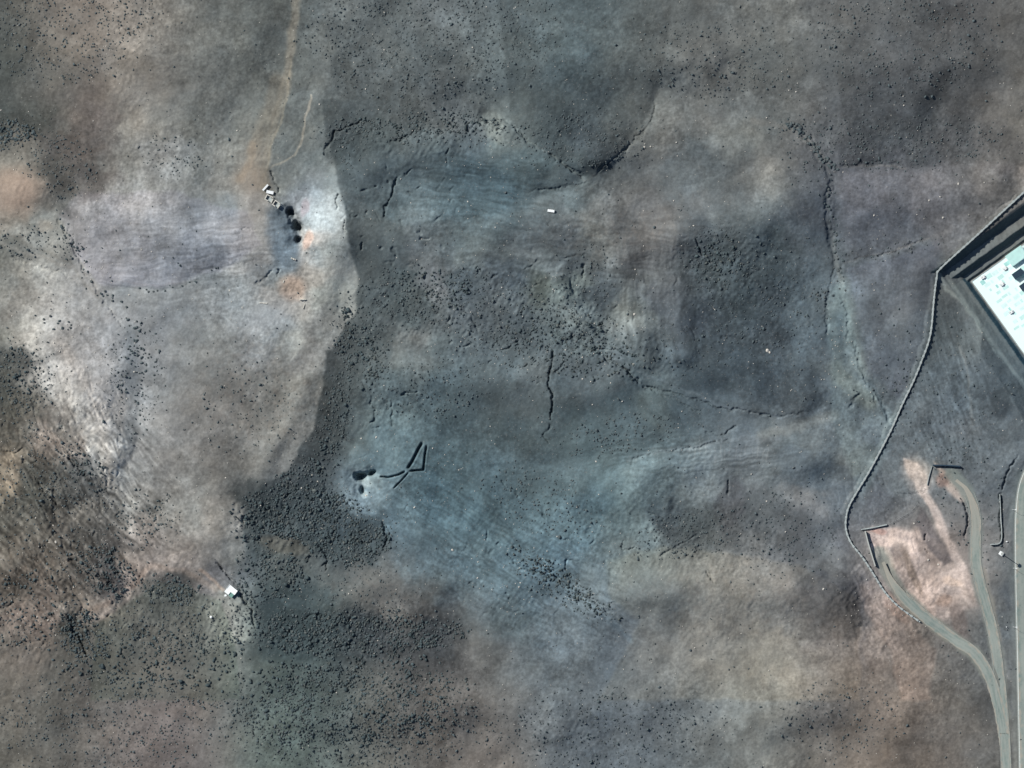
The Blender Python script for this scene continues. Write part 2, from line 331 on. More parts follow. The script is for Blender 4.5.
tintline([(60,345),(80,372),(96,400),(104,440),(108,480)], 12, (164,160,152), .4, 10)
tintline([(130,330),(131,370),(133,410),(128,450)], 13, (112,119,120), .45, 9)
tintline([(90,612),(112,600),(132,585),(150,565),(185,572),(215,590)], 6, (142,134,124), .4, 5)
tintline([(200,570),(222,590)], 4, (140,128,116), .6, 3)
tintline([(428,550),(480,555),(530,575),(570,590),(600,610),(630,640)], 5, (106,118,122), .35, 5)
tintline([(960,345),(966,360),(970,395),(972,425)], 2.5, (120,118,116), .45, 2)
tintline([(940,272),(947,290),(962,304),(975,315),(982,330),(996,350),(1015,372),(1040,400)], 4, (132,138,138), .7, 2.5)
tintline([(950,282),(962,300)], 6, (120,126,126), .5, 3)
tintline([(938,268),(1030,185)], 6, (118,122,122), .5, 3)
tintline([(933,272),(925,335),(911,378),(886,432),(842,512)], 3.2, (132,138,138), .55, 2)
for a, b in (((905,470),(930,520)),):
    pass
# striations of old furrows
for k in range(16):
    x = 690 + k * 5.2 + random.uniform(-1.5, 1.5)
    y = 446 + random.uniform(-3, 4)
    tintline([(x, y), (x - 1.5, y + random.uniform(8, 16))], 1.0, (128,134,136), .45)

# land units with their own soil, each with a ragged but definite edge
def unit(pts, f, soft=2.5):
    global SOIL
    m = polymask(pts, soft)[..., None]
    SOIL = SOIL * (1 + m * (np.array(f if isinstance(f, tuple) else (f, f, f)) - 1))
unit([(480,-150),(505,60),(512,125),(548,150),(590,180),(612,163),(640,138),(650,121),(665,60),(690,-150)], .86)
unit([(830,-150),(836,60),(845,121),(838,166),(870,165),(905,168),(980,160),(1080,172),(1080,-150)], .88, 5)
unit([(840,170),(905,168),(980,160),(1080,172),(1080,190),(945,258),(930,240),(900,250),(845,264)], (1.05,1.03,1.03), 6)
unit([(848,268),(900,254),(940,240),(934,300),(925,345),(900,400),(870,372)], (1.04,1.03,1.06), 4)
unit([(832,285),(845,285),(856,340),(870,385),(900,420),(884,460),(862,500),(846,460),(830,415),(832,370),(826,330)], (1.10,1.13,1.13), 4)
unit([(560,345),(610,362),(640,378),(690,402),(740,418),(720,436),(640,455),(560,466),(500,455),(480,400),(520,370)], .95, 3)
unit([(600,470),(660,456),(740,436),(830,415),(850,470),(840,520),(700,500),(600,500)], 1.06, 4)
unit([(650,520),(700,505),(800,500),(830,560),(790,560),(720,545),(660,552)], .93, 3)
unit([(606,560),(660,545),(720,552),(800,565),(860,600),(860,700),(600,700),(640,620),(610,600)], (1.07,1.04,1.0), 3)
unit([(-25,345),(28,350),(45,390),(60,410),(90,460),(105,500),(130,560),(100,600),(-25,600)], .88, 3)
unit([(90,700),(95,625),(130,600),(160,582),(190,588),(222,602),(235,640),(240,700)], (.87,.91,.89), 2)
unit([(20,245),(90,290),(150,330),(135,480),(160,560),(130,545),(100,470),(60,380),(20,330)], 1.06, 4)
unit([(60,215),(80,190),(120,195),(170,190),(250,215),(262,245),(220,272),(160,288),(100,285),(72,250)], (1.04,1.03,1.06), 3)
unit([(800,580),(825,560),(850,575),(862,600),(858,640),(800,640)], .84, 2)
unit([(990,392),(1006,386),(1014,404),(1002,424),(990,412)], .82, 2)
unit([(380,120),(470,135),(560,160),(500,215),(400,225),(345,190),(330,140)], (.95,.97,.98), 4)
_n = 1 - sstep(5, 75, _e)
SOIL = SOIL * (1 - .14 * _m * _n)[..., None] * (1 + .12 * (1 - _m) * (1 - sstep(4, 50, _e)) * sstep(200, 330, Y))[..., None]
# grain of the soil itself: mottling on every scale
n_f = fbm(X, Y, 5, 4, 201, .75); n_m = fbm(X, Y, 18, 4, 221, .6); n_l = fbm(X, Y, 60, 3, 241)
hueN = fbm(X, Y, 30, 4, 261, .6)
gain = 1 + 0.26 * n_f + 0.15 * n_m + 0.05 * n_l + .10 * fbm(X, Y, 2.6, 2, 251)
gain = 1 + (gain - 1) * (.62 + .5 * sstep(-.25, .25, fbm(X, Y, 120, 2, 255)))
SOIL = SOIL * gain[..., None]
for wl, sd, th, lo_, hi_ in ((150, 701, .02, .98, 1.02), (75, 711, .10, .99, 1.05), (60, 721, .12, 1.01, .94), (34, 731, .16, 1.0, .93), (30, 741, .18, 1.0, 1.07)):
    f_ = sstep(th - .03, th + .05, fbm(X + 20 * b1, Y * 1.15 + 20 * b2, wl, 7, sd, .62))
    SOIL = SOIL * (lo_ + (hi_ - lo_) * f_)[..., None]
# streaks of scree and old rills
def streaks(cx, cy, rx, ry, ang, deg, amp, wid=3.2, ln=34):
    c, q_ = math.cos(math.radians(deg)), math.sin(math.radians(deg))
    a = (X * c + Y * q_) / ln + .5 * w1; b = (-X * q_ + Y * c) / wid + 1.6 * w2
    n = perlin(a, b, 750 + int(deg)) + .5 * perlin(a * 2.1, b * 2.1, 760)
    return n * blob(cx, cy, rx, ry, ang, .5) * amp
STK = streaks(510,560,150,62,30,32,.15) + streaks(70,520,90,110,30,46,.36,3.8,22) + streaks(620,250,170,40,0,4,.14,4,40) + streaks(480,190,90,36,0,8,.16) + streaks(200,255,110,50,0,-5,.12,3,40) + streaks(880,610,50,50,0,62,.14,3.4,20) + streaks(700,455,110,25,0,-8,.16) + streaks(660,310,70,60,0,88,.16,5,40) + streaks(950,400,40,90,0,70,.16)
SOIL = SOIL * (1 + STK)[..., None]
SOIL[..., 0] *= 1 + 0.025 * hueN; SOIL[..., 2] *= 1 - 0.025 * hueN
fine = fbm(X, Y, 9, 3, 281, .7)
speck = sstep(.42, .62, fine) * sstep(.0, .25, fbm(X, Y, 70, 2, 291) + .1)
tint(speck, (150,150,145), .28)
reds = [(30,450,70,60,40),(40,600,80,60,0),(610,235,90,25,0),(930,600,60,50,0),(60,160,40,40,0),(370,590,60,25,0),(260,390,60,60,0),(730,600,110,40,0)]
for cx_, cy_, rx, ry, a in reds:
    m = blob(cx_, cy_, rx, ry, a, .5) * sstep(-.05, .35, fbm(X, Y, 7, 4, 301, .7))
    tint(m, (140,124,112), .12)

# ------------------------------------------------------------------ height (metres)
Hh = 9.0 * fbm(X, Y, 330, 3, 401) + 2.6 * fbm(X, Y, 95, 4, 421, .5)
ROUGH = 0.12 + .22 * sstep(-.05, .3, fbm(X, Y, 110, 3, 431))
for cx_, cy_, rx, ry, v in [(300,525,65,45,1.0),(350,632,100,26,1.0),(50,470,85,110,.6),(30,610,80,50,.65),(420,310,70,40,.75),(540,320,110,60,.8),(430,135,100,25,.8),
        (720,270,60,50,.8),(545,540,110,70,.45),(590,140,60,30,.6),(700,540,80,45,.6),(380,400,50,45,.6),(420,200,60,40,.4),(180,620,90,35,.8),(900,140,90,25,.5),(890,600,60,60,.6),
        (545,600,60,40,.5),(640,355,40,30,.6),(770,300,60,60,.5)]:
    ROUGH = np.maximum(ROUGH, v * blob(cx_, cy_, rx, ry, 0, .4))
for cx_, cy_, rx, ry, v in [(190,235,50,45,.8),(320,205,18,30,.8),(480,195,60,22,.5),(900,230,90,60,.6),(600,405,60,20,.6),(920,340,50,60,.5),(870,500,40,50,.4),(700,130,60,40,.5)]:
    ROUGH = ROUGH * (1 - v * blob(cx_, cy_, rx, ry, 0, .5))
hf = fbm(X, Y, 7, 4, 441, .62); rg = ridge(X + 3 * w1, Y + 3 * w2, 15, 3, 461)
ROUGH = ROUGH * .78
Hh += ROUGH * (0.55 * hf + 0.5 * sstep(.35, .95, rg) + 0.7 * fbm(X, Y, 30, 2, 471))
# streaks running down the slopes (fine erosion rills)
q = (X * .45 + Y * .9)
rill = ridge(X * .9 - Y * .45 + 6 * w1, q * .22, 9, 3, 481)
rmask = np.maximum.reduce([blob(50,450,80,90), blob(60,590,90,60), 0 * X, .25 * blob(190,250,70,60), .5 * blob(880,520,60,60)])
Hh -= 0.7 * rmask * sstep(.45, .95, rill)
Hh += .9 * STK
LX = X + 20 * fbm(X, Y, 95, 2, 801); LY = Y + 20 * fbm(X, Y, 95, 2, 811)
def land(pts, sig, amp, sharp=False):
    sl, d, t = pdist(pts, sig * 3.2 + 25, LX, LY)
    amp *= .6 if sharp else .9
    p = np.exp(-np.sqrt(d * d + 4) / sig) - .04 if sharp else np.exp(-(d / sig) ** 2)
    Hh[sl] += amp * p.clip(0) * (sstep(0, .1, t) * sstep(0, .1, 1 - t) if sharp else 1)
for l, sg, am in [([(340,165),(420,150),(500,150),(570,160)], 20, 6), ([(350,240),(450,228),(560,225),(680,235),(760,225)], 24, 8), ([(600,150),(680,140),(760,150),(800,190)], 24, 6), ([(630,260),(632,310),(640,360)], 16, 5), ([(670,290),(676,350)], 14, 4),
        ([(560,290),(575,330)], 16, 5), ([(370,380),(440,380),(520,385),(610,382)], 20, 5), ([(640,330),(720,370),(800,385)], 22, 5), ([(580,485),(660,470),(740,455),(810,455)], 22, 6), ([(600,600),(680,590),(760,600),(820,590)], 26, 7),
        ([(100,220),(160,225),(230,235)], 36, 9), ([(60,340),(90,400),(108,460)], 20, 5), ([(170,440),(220,480),(210,530)], 36, 6), ([(345,200),(335,270),(330,330),(300,400),(270,460)], 14, 4), ([(870,200),(930,195),(990,190)], 24, 6), ([(860,300),(900,310),(915,350)], 24, 5),
        ([(0,190),(30,195)], 26, 7), ([(340,590),(400,590),(430,600)], 20, 5), ([(20,500),(60,540),(110,590)], 14, 4), ([(20,560),(60,610)], 14, 4), ([(840,560),(850,620)], 20, 5), ([(420,60),(560,70),(700,50)], 30, 7), ([(820,60),(960,70)], 30, 7), ([(100,60),(240,50)], 30, 6), ([(300,720),(480,710),(640,720)], 26, 7), ([(760,700),(900,710)], 26, 6)]:
    land(l, sg, am)
for l, sg, am in [([(480,110),(525,140),(560,165),(590,180)], 11, -4), ([(660,80),(648,121),(615,160),(590,180)], 11, -4), ([(590,180),(520,200),(440,205),(370,215)], 12, -4), ([(770,100),(800,128),(836,166),(830,210),(838,260),(842,300),(846,350),(862,400),(866,450)], 10, -4),
        ([(905,165),(870,166),(838,168)], 10, -2.5), ([(950,235),(900,250),(845,264)], 10, -3), ([(560,335),(610,358),(650,385),(720,406),(790,416),(835,400)], 10, -3.5), ([(740,420),(700,440),(640,452),(560,462),(470,470)], 10, -3), ([(600,560),(560,590),(480,560),(420,530)], 14, -3),
        ([(0,245),(50,262),(90,290),(130,330),(133,400),(125,470),(140,540)], 12, -4), ([(236,262),(180,286),(100,285)], 10, -3), ([(700,560),(690,520),(660,500)], 12, -3), ([(90,612),(150,585),(225,592)], 10, -2), ([(445,450),(440,500),(420,540)], 14, -3), ([(960,310),(965,380),(970,450)], 9, -2.5)]:
    land(l, sg, am, True)
Hh += 0.09 * fbm(X, Y, 3.2, 2, 491) + .10 * fbm(X, Y, 8, 3, 495)
dash = perlin((X * .83 + Y * .55) / 3.6 + .6 * w1, (-X * .55 + Y * .83) / 8.0 + .6 * w2, 497)
Hh += ROUGH * (.75 * dash * sstep(-.35, .35, fbm(X, Y, 28, 2, 499)) + .45 * fbm(X, Y, 4.4, 2, 498))
swell = 2.2 * fbm(X * .8 + Y * .5, (Y * .9 - X * .4) * .5, 70, 3, 505); Hh += swell
# cracks and small scars of the rocky ground
ck = ridge(X * .8 + Y * .3 + 5 * w1, Y * .8 - X * .2 + 5 * w2, 24, 2, 501)
cm = np.maximum.reduce([.9 * blob(540,320,110,70), .8 * blob(430,140,100,30), .8 * blob(400,200,60,70), blob(300,520,70,60), .7 * blob(540,570,90,60), .6 * blob(370,410,50,50), .5 * blob(700,300,80,70), blob(350,632,100,26), .8 * blob(50,560,100,120)])
Hh -= 1.3 * cm * sstep(.80, .93, ck) * sstep(-.1, .25, fbm(X, Y, 20, 2, 511))

jag = fbm(X, Y, 8, 3, 521, .7); jag2 = fbm(X, Y, 11, 3, 531, .6)
GWX = X + 4 * w1 + 3.2 * fbm(X, Y, 9, 3, 541, .7); GWY = Y + 4 * w2 + 3.2 * fbm(X, Y, 9, 3, 551, .7)
def carve(pts, w, depth, tap=True, bank=0.0, wob=True):
    sl, d, t = pdist(pts, w * 2.5 + 10, *((GWX, GWY) if wob else (X, Y)))
    wv = 1 + .55 * jag[sl] if wob else 1.0
    prof = 1 - sstep(w * .25 * wv, w * .62 * wv, d)
    if wob: prof = prof * (.35 + .65 * sstep(-.35, .1, jag2[sl]))
    if tap: prof = prof * sstep(0, .12, t) * sstep(0, .12, 1 - t)
    Hh[sl] -= depth * prof
    if bank:
        Hh[sl] += bank * np.exp(-((d - w * .95) / (w * .35)) ** 2) * (sstep(0, .1, t) * sstep(0, .1, 1 - t) if tap else 1)
# gullies and cracks seen as dark lines
carve([(551,346),(553,358),(550,368),(549,380),(551,395),(553,408),(550,422)], 2.2, 2.6, wob=True)
carve([(550,422),(545,436),(550,446)], 1.8, 1.1)
for l, w, dp in [([(397,175),(394,186),(391,196),(386,206),(384,220)], 2.6, 2.2), ([(339,193),(336,204),(335,212)], 2.2, 1.8), ([(344,220),(346,234)], 1.8, 1.4),
        ([(362,240),(361,252)], 1.8, 1.4), ([(412,168),(402,176)], 1.6, 1.0), ([(336,130),(326,148),(324,158)], 2.4, 1.6), ([(363,120),(345,128),(330,134)], 2.0, 1.6), ([(415,130),(405,138),(388,142)], 2.0, 1.5),
        ([(694,237),(698,247),(702,257)], 2.0, 2.0), ([(584,262),(583,272),(580,280)], 2.0, 1.8), ([(624,340),(622,350)], 2.0, 1.8), ([(600,348),(615,350),(622,350)], 1.5, 1.2),
        ([(590,345),(606,362),(625,370),(638,380),(652,392)], 2.4, 1.3), ([(640,380),(665,396),(690,408),(706,415)], 2.4, 1.0), ([(738,423),(722,435),(706,432)], 2.6, 1.2),
        ([(500,352),(512,345),(520,338)], 1.8, 1.2), ([(402,395),(412,391),(420,391)], 1.8, 1.4), ([(370,400),(375,410),(374,420),(368,425)], 2.4, 1.3), ([(392,400),(390,415),(394,428)], 2.0, 1.0),
        ([(383,518),(385,528),(386,540),(384,552)], 2.4, 2.2), ([(352,540),(366,543),(380,540)], 2.0, 1.2), ([(326,552),(326,570)], 2.2, 1.6), ([(325,480),(324,492),(330,500)], 2.0, .8),
        ([(408,505),(404,512),(412,522)], 1.6, 1.0), ([(498,480),(508,488),(520,495)], 2.4, 1.1), ([(540,510),(546,520)], 2.2, 1.0), ([(505,555),(530,570),(560,580),(580,595),(605,605),(618,620)], 3.2, 1.5),
        ([(567,560),(566,572)], 2.2, 1.4), ([(622,550),(640,548)], 1.6, 1.4), ([(622,550),(624,540)], 1.6, 1.0), ([(648,510),(660,518),(668,522)], 2.4, 1.2), ([(728,480),(730,495)], 1.8, 1.2), ([(655,560),(680,545),(700,535)], 2.2, .8),
        ([(706,570),(716,582)], 1.8, 1.2), ([(548,152),(570,168),(585,180)], 3, 1.0), ([(800,120),(812,146),(828,165),(832,180),(826,215),(838,262),(842,290)], 10, 1.0), ([(838,167),(870,163),(905,166)], 4, .7), ([(845,262),(880,255),(930,238)], 3.5, .8),
        ([(66,456),(80,470),(92,482)], 3.0, 1.8), ([(28,470),(45,490),(60,505)], 3.0, 1.6), ([(64,555),(85,572),(100,580),(118,588)], 3.5, 1.8), ([(66,612),(78,636),(88,660)], 3.5, 2.2), ([(20,455),(30,465)], 2.5, 1.4), ([(0,448),(12,452),(24,448)], 2.0, 1.2),
        ([(216,560),(232,580),(240,592),(250,610),(256,630)], 3.0, 2.2), ([(58,215),(62,230),(68,240)], 3, .8), ([(270,170),(272,176),(278,192)], 2.2, 1.3), ([(282,268),(278,276)], 2, 1.2), ([(255,285),(275,268)], 2.2, .8), ([(240,230),(258,226)], 2, .6),
        ([(0,250),(20,262),(60,272),(85,290)], 3, .6), ([(860,392),(850,410)], 3, 1.0), ([(940,262),(1024,188)], 1.8, .5), ([(1018,455),(1006,475),(1000,492)], 2.4, 1.6), ([(1000,492),(1001,520),(1001,542)], 2.8, 1.6)]:
    carve(l, w, dp)
# dust beside the roads
def roadside(): 
    tintline([(1075,430),(1048,452),(1030,480),(1024.5,512),(1024,560),(1025,610),(1026,645),(1027,700),(1030,840)], 28, (122,126,120), .45, 9)
    tintline([(950,473),(958,480),(966,489),(973,504),(976,522),(975.5,545),(976,563),(980,583),(986,605),(992,628),(996,650),(1001,690),(1005,740)], 13, (132,134,126), .8, 5)
    tintline([(878,552),(883,562),(891,580),(902,595),(917,610),(935,625),(955,640),(974,653),(988,674)], 14, (132,136,128), .8, 5)
    tintline([(984,570),(990,600),(1000,640)], 5, (150,138,124), .4, 4)
roadside()
tint(blob(256, 205, 13, 60, -2, .9), (176,160,148), .38)
tint(blob(247, 178, 14, 12, 0, .8), (178,158,140), .4)
tint(blob(12, 190, 30, 22, 0, .5), (182,154,138), .5)
tint(blob(268, 315, 30, 12, -20, .8), (166,172,178), .5)
tint(blob(320, 206, 18, 28, 0, .8), (160,168,176), .2)
for l, w, dp in [([(500,115),(525,140),(548,154),(570,168),(590,180)], 3.0, 1.3), ([(590,180),(606,164),(630,146),(648,124),(656,95)], 2.4, 1.0), ([(560,335),(585,345),(606,358),(650,386),(690,398),(720,407),(770,416),(815,412)], 2.6, 1.2),
        ([(842,290),(850,335),(866,380),(880,410)], 4, 1.0), ([(870,385),(884,404),(892,425)], 3, 1.0), ([(590,180),(560,188),(520,192)], 2.4, .8), ([(740,438),(700,446),(660,453),(620,462)], 2.6, .8), ([(836,262),(828,300),(826,340)], 3.5, .9), ([(66,225),(80,262),(96,290),(125,330)], 3, .8)]:
    carve(l, w, dp)
# the two groups of pits
PX = X + 1.6 * fbm(X, Y, 7, 3, 561, .6); PY = Y + 1.6 * fbm(X, Y, 7, 3, 571, .6)
def pit(x, y, rx, ry, ang, depth, rim=0.6):
    m = blob(x, y, rx * .82, ry * .82, ang, .6, PX, PY)
    Hh[:] = Hh - 2.3 * blob(x - 1.2, y + .4, rx * 1.9, ry * 1.8, ang, .6, PX, PY)
    Hh[:] = Hh - depth * m
    q = blob(x, y, rx * 1.7, ry * 1.7, ang, .45)
    Hh[:] = Hh + rim * (q - m).clip(0, 1)
pit(290.5, 211.5, 4.6, 3.8, -15, 7); pit(297.5, 226.5, 5.0, 5.2, 0, 9); pit(298.5, 239.5, 4.4, 3.6, -25, 6)
pit(293.5, 214.8, 2.6, 2.4, 20, 3); pit(295.5, 221.5, 2.4, 2.0, 0, 2.5); pit(300.5, 229.5, 2.2, 2.6, 0, 3); pit(365.0, 474.6, 2.6, 2.0, 0, 3)
pit(359.5, 477.0, 5.8, 4.9, 25, 9); pit(371.8, 473.0, 4.2, 3.0, -25, 6); pit(361.8, 490.3, 3.0, 3.8, 10, 5)
# sharp trenches beside the lower pits
for l, w, dp in [([(379,476.5),(388,477.5),(398,475),(406,471)], 2.0, 3.2), ([(407,469.5),(412,462),(418,450),(423,441.5)], 2.8, 3.8), ([(408,471.5),(415,470.5),(423.5,470),(425,455),(427,444)], 2.1, 3.2), ([(409,472),(401,481),(393,489)], 1.6, 2.2)]:
    carve(l, w, dp, True, .35, False)

# roads (map points, width)
def spline(pts, n=10):
    p = [np.array(a, float) for a in pts]; p = [2 * p[0] - p[1]] + p + [2 * p[-1] - p[-2]]; out = []
    for i in range(1, len(p) - 2):
        for k in range(n):
            t = k / n
            out.append(.5 * ((2 * p[i]) + (-p[i-1] + p[i+1]) * t + (2*p[i-1] - 5*p[i] + 4*p[i+1] - p[i+2]) * t*t + (-p[i-1] + 3*p[i] - 3*p[i+1] + p[i+2]) * t**3))
    out.append(p[-2])
    return np.array(out)
road_main = spline([(1075,430),(1048,452),(1030,480),(1024.5,512),(1024,560),(1025,610),(1026,645),(1027,700),(1030,840)])
road_service = spline([(956,480),(966,489),(973,504),(976,522),(975.5,545),(976,563),(980,583),(986,605),(992,628),(996,650),(1001,690),(1005,740),(1007,800),(1008,850)])
road_lower = spline([(883,562),(891,580),(902,595),(917,610),(935,625),(955,640),(974,653),(988,674),(998,705),(1005,745)])
ROADS = [(road_main, 19.0), (road_service, 9.6), (road_lower, 10.4)]

def hbase(x, y):
    i = np.clip(np.searchsorted(GX, x) - 1, 0, nx - 2); j = np.clip(np.searchsorted(GY, y) - 1, 0, ny - 2)
    u = (x - GX[i]) / (GX[i+1] - GX[i]); v = (y - GY[j]) / (GY[j+1] - GY[j])
    return (Hh[j, i] * (1-u) + Hh[j, i+1] * u) * (1-v) + (Hh[j+1, i] * (1-u) + Hh[j+1, i+1] * u) * v

# ground falls gently around the sunken yard
E1 = np.array([52, -37.]) / np.hypot(52, 37)      # along the north-west edge of the yard
E2 = np.array([52, 72.]) / np.hypot(52, 72)       # along its south-west edge
YC = np.array([971.5, 281.0])
Z0 = -14.0
rx_, ry_ = X - YC[0], Y - YC[1]
tA = rx_ * E1[0] + ry_ * E1[1]                     # distance along the NW edge, px
tB = rx_ * E2[0] + ry_ * E2[1]                     # distance along the SW edge, px
u_out = -tB * S                                     # metres outside the NW edge
v_out = -tA * S                                     # metres outside the SW edge
nat = Z0 + 12.9 - 0.06 * np.clip(tB, 0, 160) - .42 * np.clip(v_out - 3, 0, 14) * sstep(30, 8, u_out)  + 0.8 * n_m + ROUGH * 0.5 * hf
wgt = np.exp(-((X - 990) / 75) ** 2 - ((Y - 275) / 75) ** 2)
wgt = sstep(.25, .75, wgt)
Hh = Hh * (1 - wgt) + nat * wgt
bn = .5 * fbm(X, Y, 14, 3, 601)
uo = u_out + bn; vo = v_out + bn
p_nw = np.interp(uo, [-1e5, 0.5, 0.9, 1.6, 5.0, 9.6, 16.2, 21.4, 23, 60], [0, 0, .1, 1.3, 1.6, 6.4, 6.8, 12.0, 13.2, 60])
p_sw = np.interp(vo, [-1e5, 0.5, 1.0, 4.0, 6.8, 11.0, 13.5, 60], [0, 0, .1, 3.6, 4.2, 6.8, 7.2, 40])
p_nw = np.where(u_out <= .3, 0, p_nw)
bed = np.maximum(p_nw, p_sw) + Z0
bed_d = .5 * (0.45 * ridge(tA * 1.0, tB * .3, 5, 3, 611) + .35 * hf) * ((u_out > 1) | (v_out > 1))
Hh = np.where(tA > -400, np.minimum(Hh, bed + bed_d), Hh)

# benches' soil: grey dust on the treads, shade painted dark onto the cut faces
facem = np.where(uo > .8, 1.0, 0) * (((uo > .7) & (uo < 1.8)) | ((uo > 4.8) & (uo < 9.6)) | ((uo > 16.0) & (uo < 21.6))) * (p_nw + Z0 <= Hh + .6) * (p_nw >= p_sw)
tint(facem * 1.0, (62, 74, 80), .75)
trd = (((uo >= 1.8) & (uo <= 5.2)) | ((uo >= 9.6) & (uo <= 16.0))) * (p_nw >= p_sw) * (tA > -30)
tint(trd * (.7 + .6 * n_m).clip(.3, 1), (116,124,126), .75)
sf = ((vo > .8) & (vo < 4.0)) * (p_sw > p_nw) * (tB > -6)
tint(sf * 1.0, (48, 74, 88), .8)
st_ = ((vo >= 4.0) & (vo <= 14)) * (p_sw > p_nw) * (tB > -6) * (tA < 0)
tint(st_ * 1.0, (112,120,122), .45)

# level the ground under the roads
def smooth_profile(c):
    z = hbase(c[:, 0], c[:, 1]); k = np.ones(15) / 15
    return np.convolve(np.pad(z, 7, mode='edge'), k, 'valid')
ROADZ = []
for c, w in ROADS:
    if c is road_main: z = smooth_profile(c)
    else: z = smooth_profile(c)
    ROADZ.append(z)
# meeting point of the two small roads
ROADZ[2][-1] = ROADZ[1][np.argmin(np.hypot(*(road_service - road_lower[-1]).T))]
ROADZ[2] = np.convolve(np.pad(ROADZ[2], 5, mode='edge'), np.ones(11) / 11, 'valid')
for (c, w), z in zip(ROADS, ROADZ):
    sl, d, t = pdist(c, w / 2 + 8, X, Y)
    L = np.hypot(*(c[1:] - c[:-1]).T); cum = np.concatenate([[0], np.cumsum(L)]) / L.sum()
    zr = np.interp(t, cum, z)
    m = 1 - sstep(w / 2 + 1.2, w / 2 + 6, d)
    Hh[sl] = Hh[sl] * (1 - m) + (zr - .10) * m
# cut bank beside the service road and the scraped plot
Hh -= 2.0 * polymask([(870,534),(888,530),(925,545),(960,575),(965,600),(940,600),(905,590),(880,560)], 5)
carve([(963,500),(966,515),(966,540)], 2.2, 1.8, wob=True)
carve([(924,533),(925,541)], 2.6, 1.5); carve([(924,548),(928,553)], 2.2, 1.5)

def hz(x, y):
    return float(hbase(np.array([x], float), np.array([y], float))[0])
def wpt(x, y, dz=0.0):
    return Vector(((x - 512) * S, (384 - y) * S, hz(x, y) + dz))

# ------------------------------------------------------------------ materials
def mat(name, col, rough=.9, var=.12, scale=1.5, metal=0.0, bump=0.0, srgb=True):
    m = bpy.data.materials.new(name); m.use_nodes = True
    nt = m.node_tree; b = nt.nodes['Principled BSDF']
    c = lin(col) if srgb else np.array(col)
    tc = nt.nodes.new('ShaderNodeTexCoord'); n = nt.nodes.new('ShaderNodeTexNoise')
    n.inputs['Scale'].default_value = scale; n.inputs['Detail'].default_value = 6
    r = nt.nodes.new('ShaderNodeValToRGB')
    r.color_ramp.elements[0].position = .3; r.color_ramp.elements[1].position = .7
    r.color_ramp.elements[0].color = (*[float(v) * (1 - var) for v in c], 1)
    r.color_ramp.elements[1].color = (*[min(1, float(v) * (1 + var)) for v in c], 1)
    nt.links.new(tc.outputs['Object'], n.inputs['Vector']); nt.links.new(n.outputs['Fac'], r.inputs['Fac'])
    nt.links.new(r.outputs['Color'], b.inputs['Base Color'])
    b.inputs['Roughness'].default_value = rough; b.inputs['Metallic'].default_value = metal
    b.inputs['Specular IOR Level'].default_value = .2
    if bump:
        bp = nt.nodes.new('ShaderNodeBump'); bp.inputs['Distance'].default_value = bump
        nt.links.new(n.outputs['Fac'], bp.inputs['Height']); nt.links.new(bp.outputs['Normal'], b.inputs['Normal'])
    return m
def ground_mat():
    m = bpy.data.materials.new('soil'); m.use_nodes = True
    nt = m.node_tree; N = nt.nodes; Lk = nt.links; b = N['Principled BSDF']
    at = N.new('ShaderNodeAttribute'); at.attribute_name = 'soil'
    tc = N.new('ShaderNodeTexCoord')
    def noise(sc, det, rough=.6):
        n = N.new('ShaderNodeTexNoise'); n.inputs['Scale'].default_value = sc; n.inputs['Detail'].default_value = det
        n.inputs['Roughness'].default_value = rough; Lk.new(tc.outputs['Object'], n.inputs['Vector']); return n
    n1 = noise(.9, 8, .75); n2 = noise(.16, 5, .6)
    r1 = N.new('ShaderNodeMapRange'); r1.inputs['From Min'].default_value = .3; r1.inputs['From Max'].default_value = .7
    r1.inputs['To Min'].default_value = .86; r1.inputs['To Max'].default_value = 1.14; Lk.new(n1.outputs['Fac'], r1.inputs['Value'])
    r2 = N.new('ShaderNodeMapRange'); r2.inputs['From Min'].default_value = .3; r2.inputs['From Max'].default_value = .7
    r2.inputs['To Min'].default_value = .96; r2.inputs['To Max'].default_value = 1.04; Lk.new(n2.outputs['Fac'], r2.inputs['Value'])
    mu = N.new('ShaderNodeMath'); mu.operation = 'MULTIPLY'; Lk.new(r1.outputs[0], mu.inputs[0]); Lk.new(r2.outputs[0], mu.inputs[1])
    vm = N.new('ShaderNodeVectorMath'); vm.operation = 'SCALE'; Lk.new(at.outputs['Color'], vm.inputs[0]); Lk.new(mu.outputs[0], vm.inputs['Scale'])
    # loose pale stones
    vo_ = N.new('ShaderNodeTexVoronoi'); vo_.inputs['Scale'].default_value = .45; Lk.new(tc.outputs['Object'], vo_.inputs['Vector'])
    st = N.new('ShaderNodeMapRange'); st.inputs['From Min'].default_value = .10; st.inputs['From Max'].default_value = .22
    st.inputs['To Min'].default_value = .35; st.inputs['To Max'].default_value = 0; Lk.new(vo_.outputs['Distance'], st.inputs['Value'])
    mx = N.new('ShaderNodeMix'); mx.data_type = 'RGBA'; Lk.new(st.outputs[0], mx.inputs[0]); Lk.new(vm.outputs[0], mx.inputs[6]); mx.inputs[7].default_value = (.20, .195, .185, 1)
    Lk.new(mx.outputs[2], b.inputs['Base Color'])
    b.inputs['Roughness'].default_value = 1; b.inputs['Specular IOR Level'].default_value = .08
    bp = N.new('ShaderNodeBump'); bp.inputs['Distance'].default_value = .14; bp.inputs['Strength'].default_value = .8
    Lk.new(n1.outputs['Fac'], bp.inputs['Height']); Lk.new(bp.outputs['Normal'], b.inputs['Normal'])
    return m

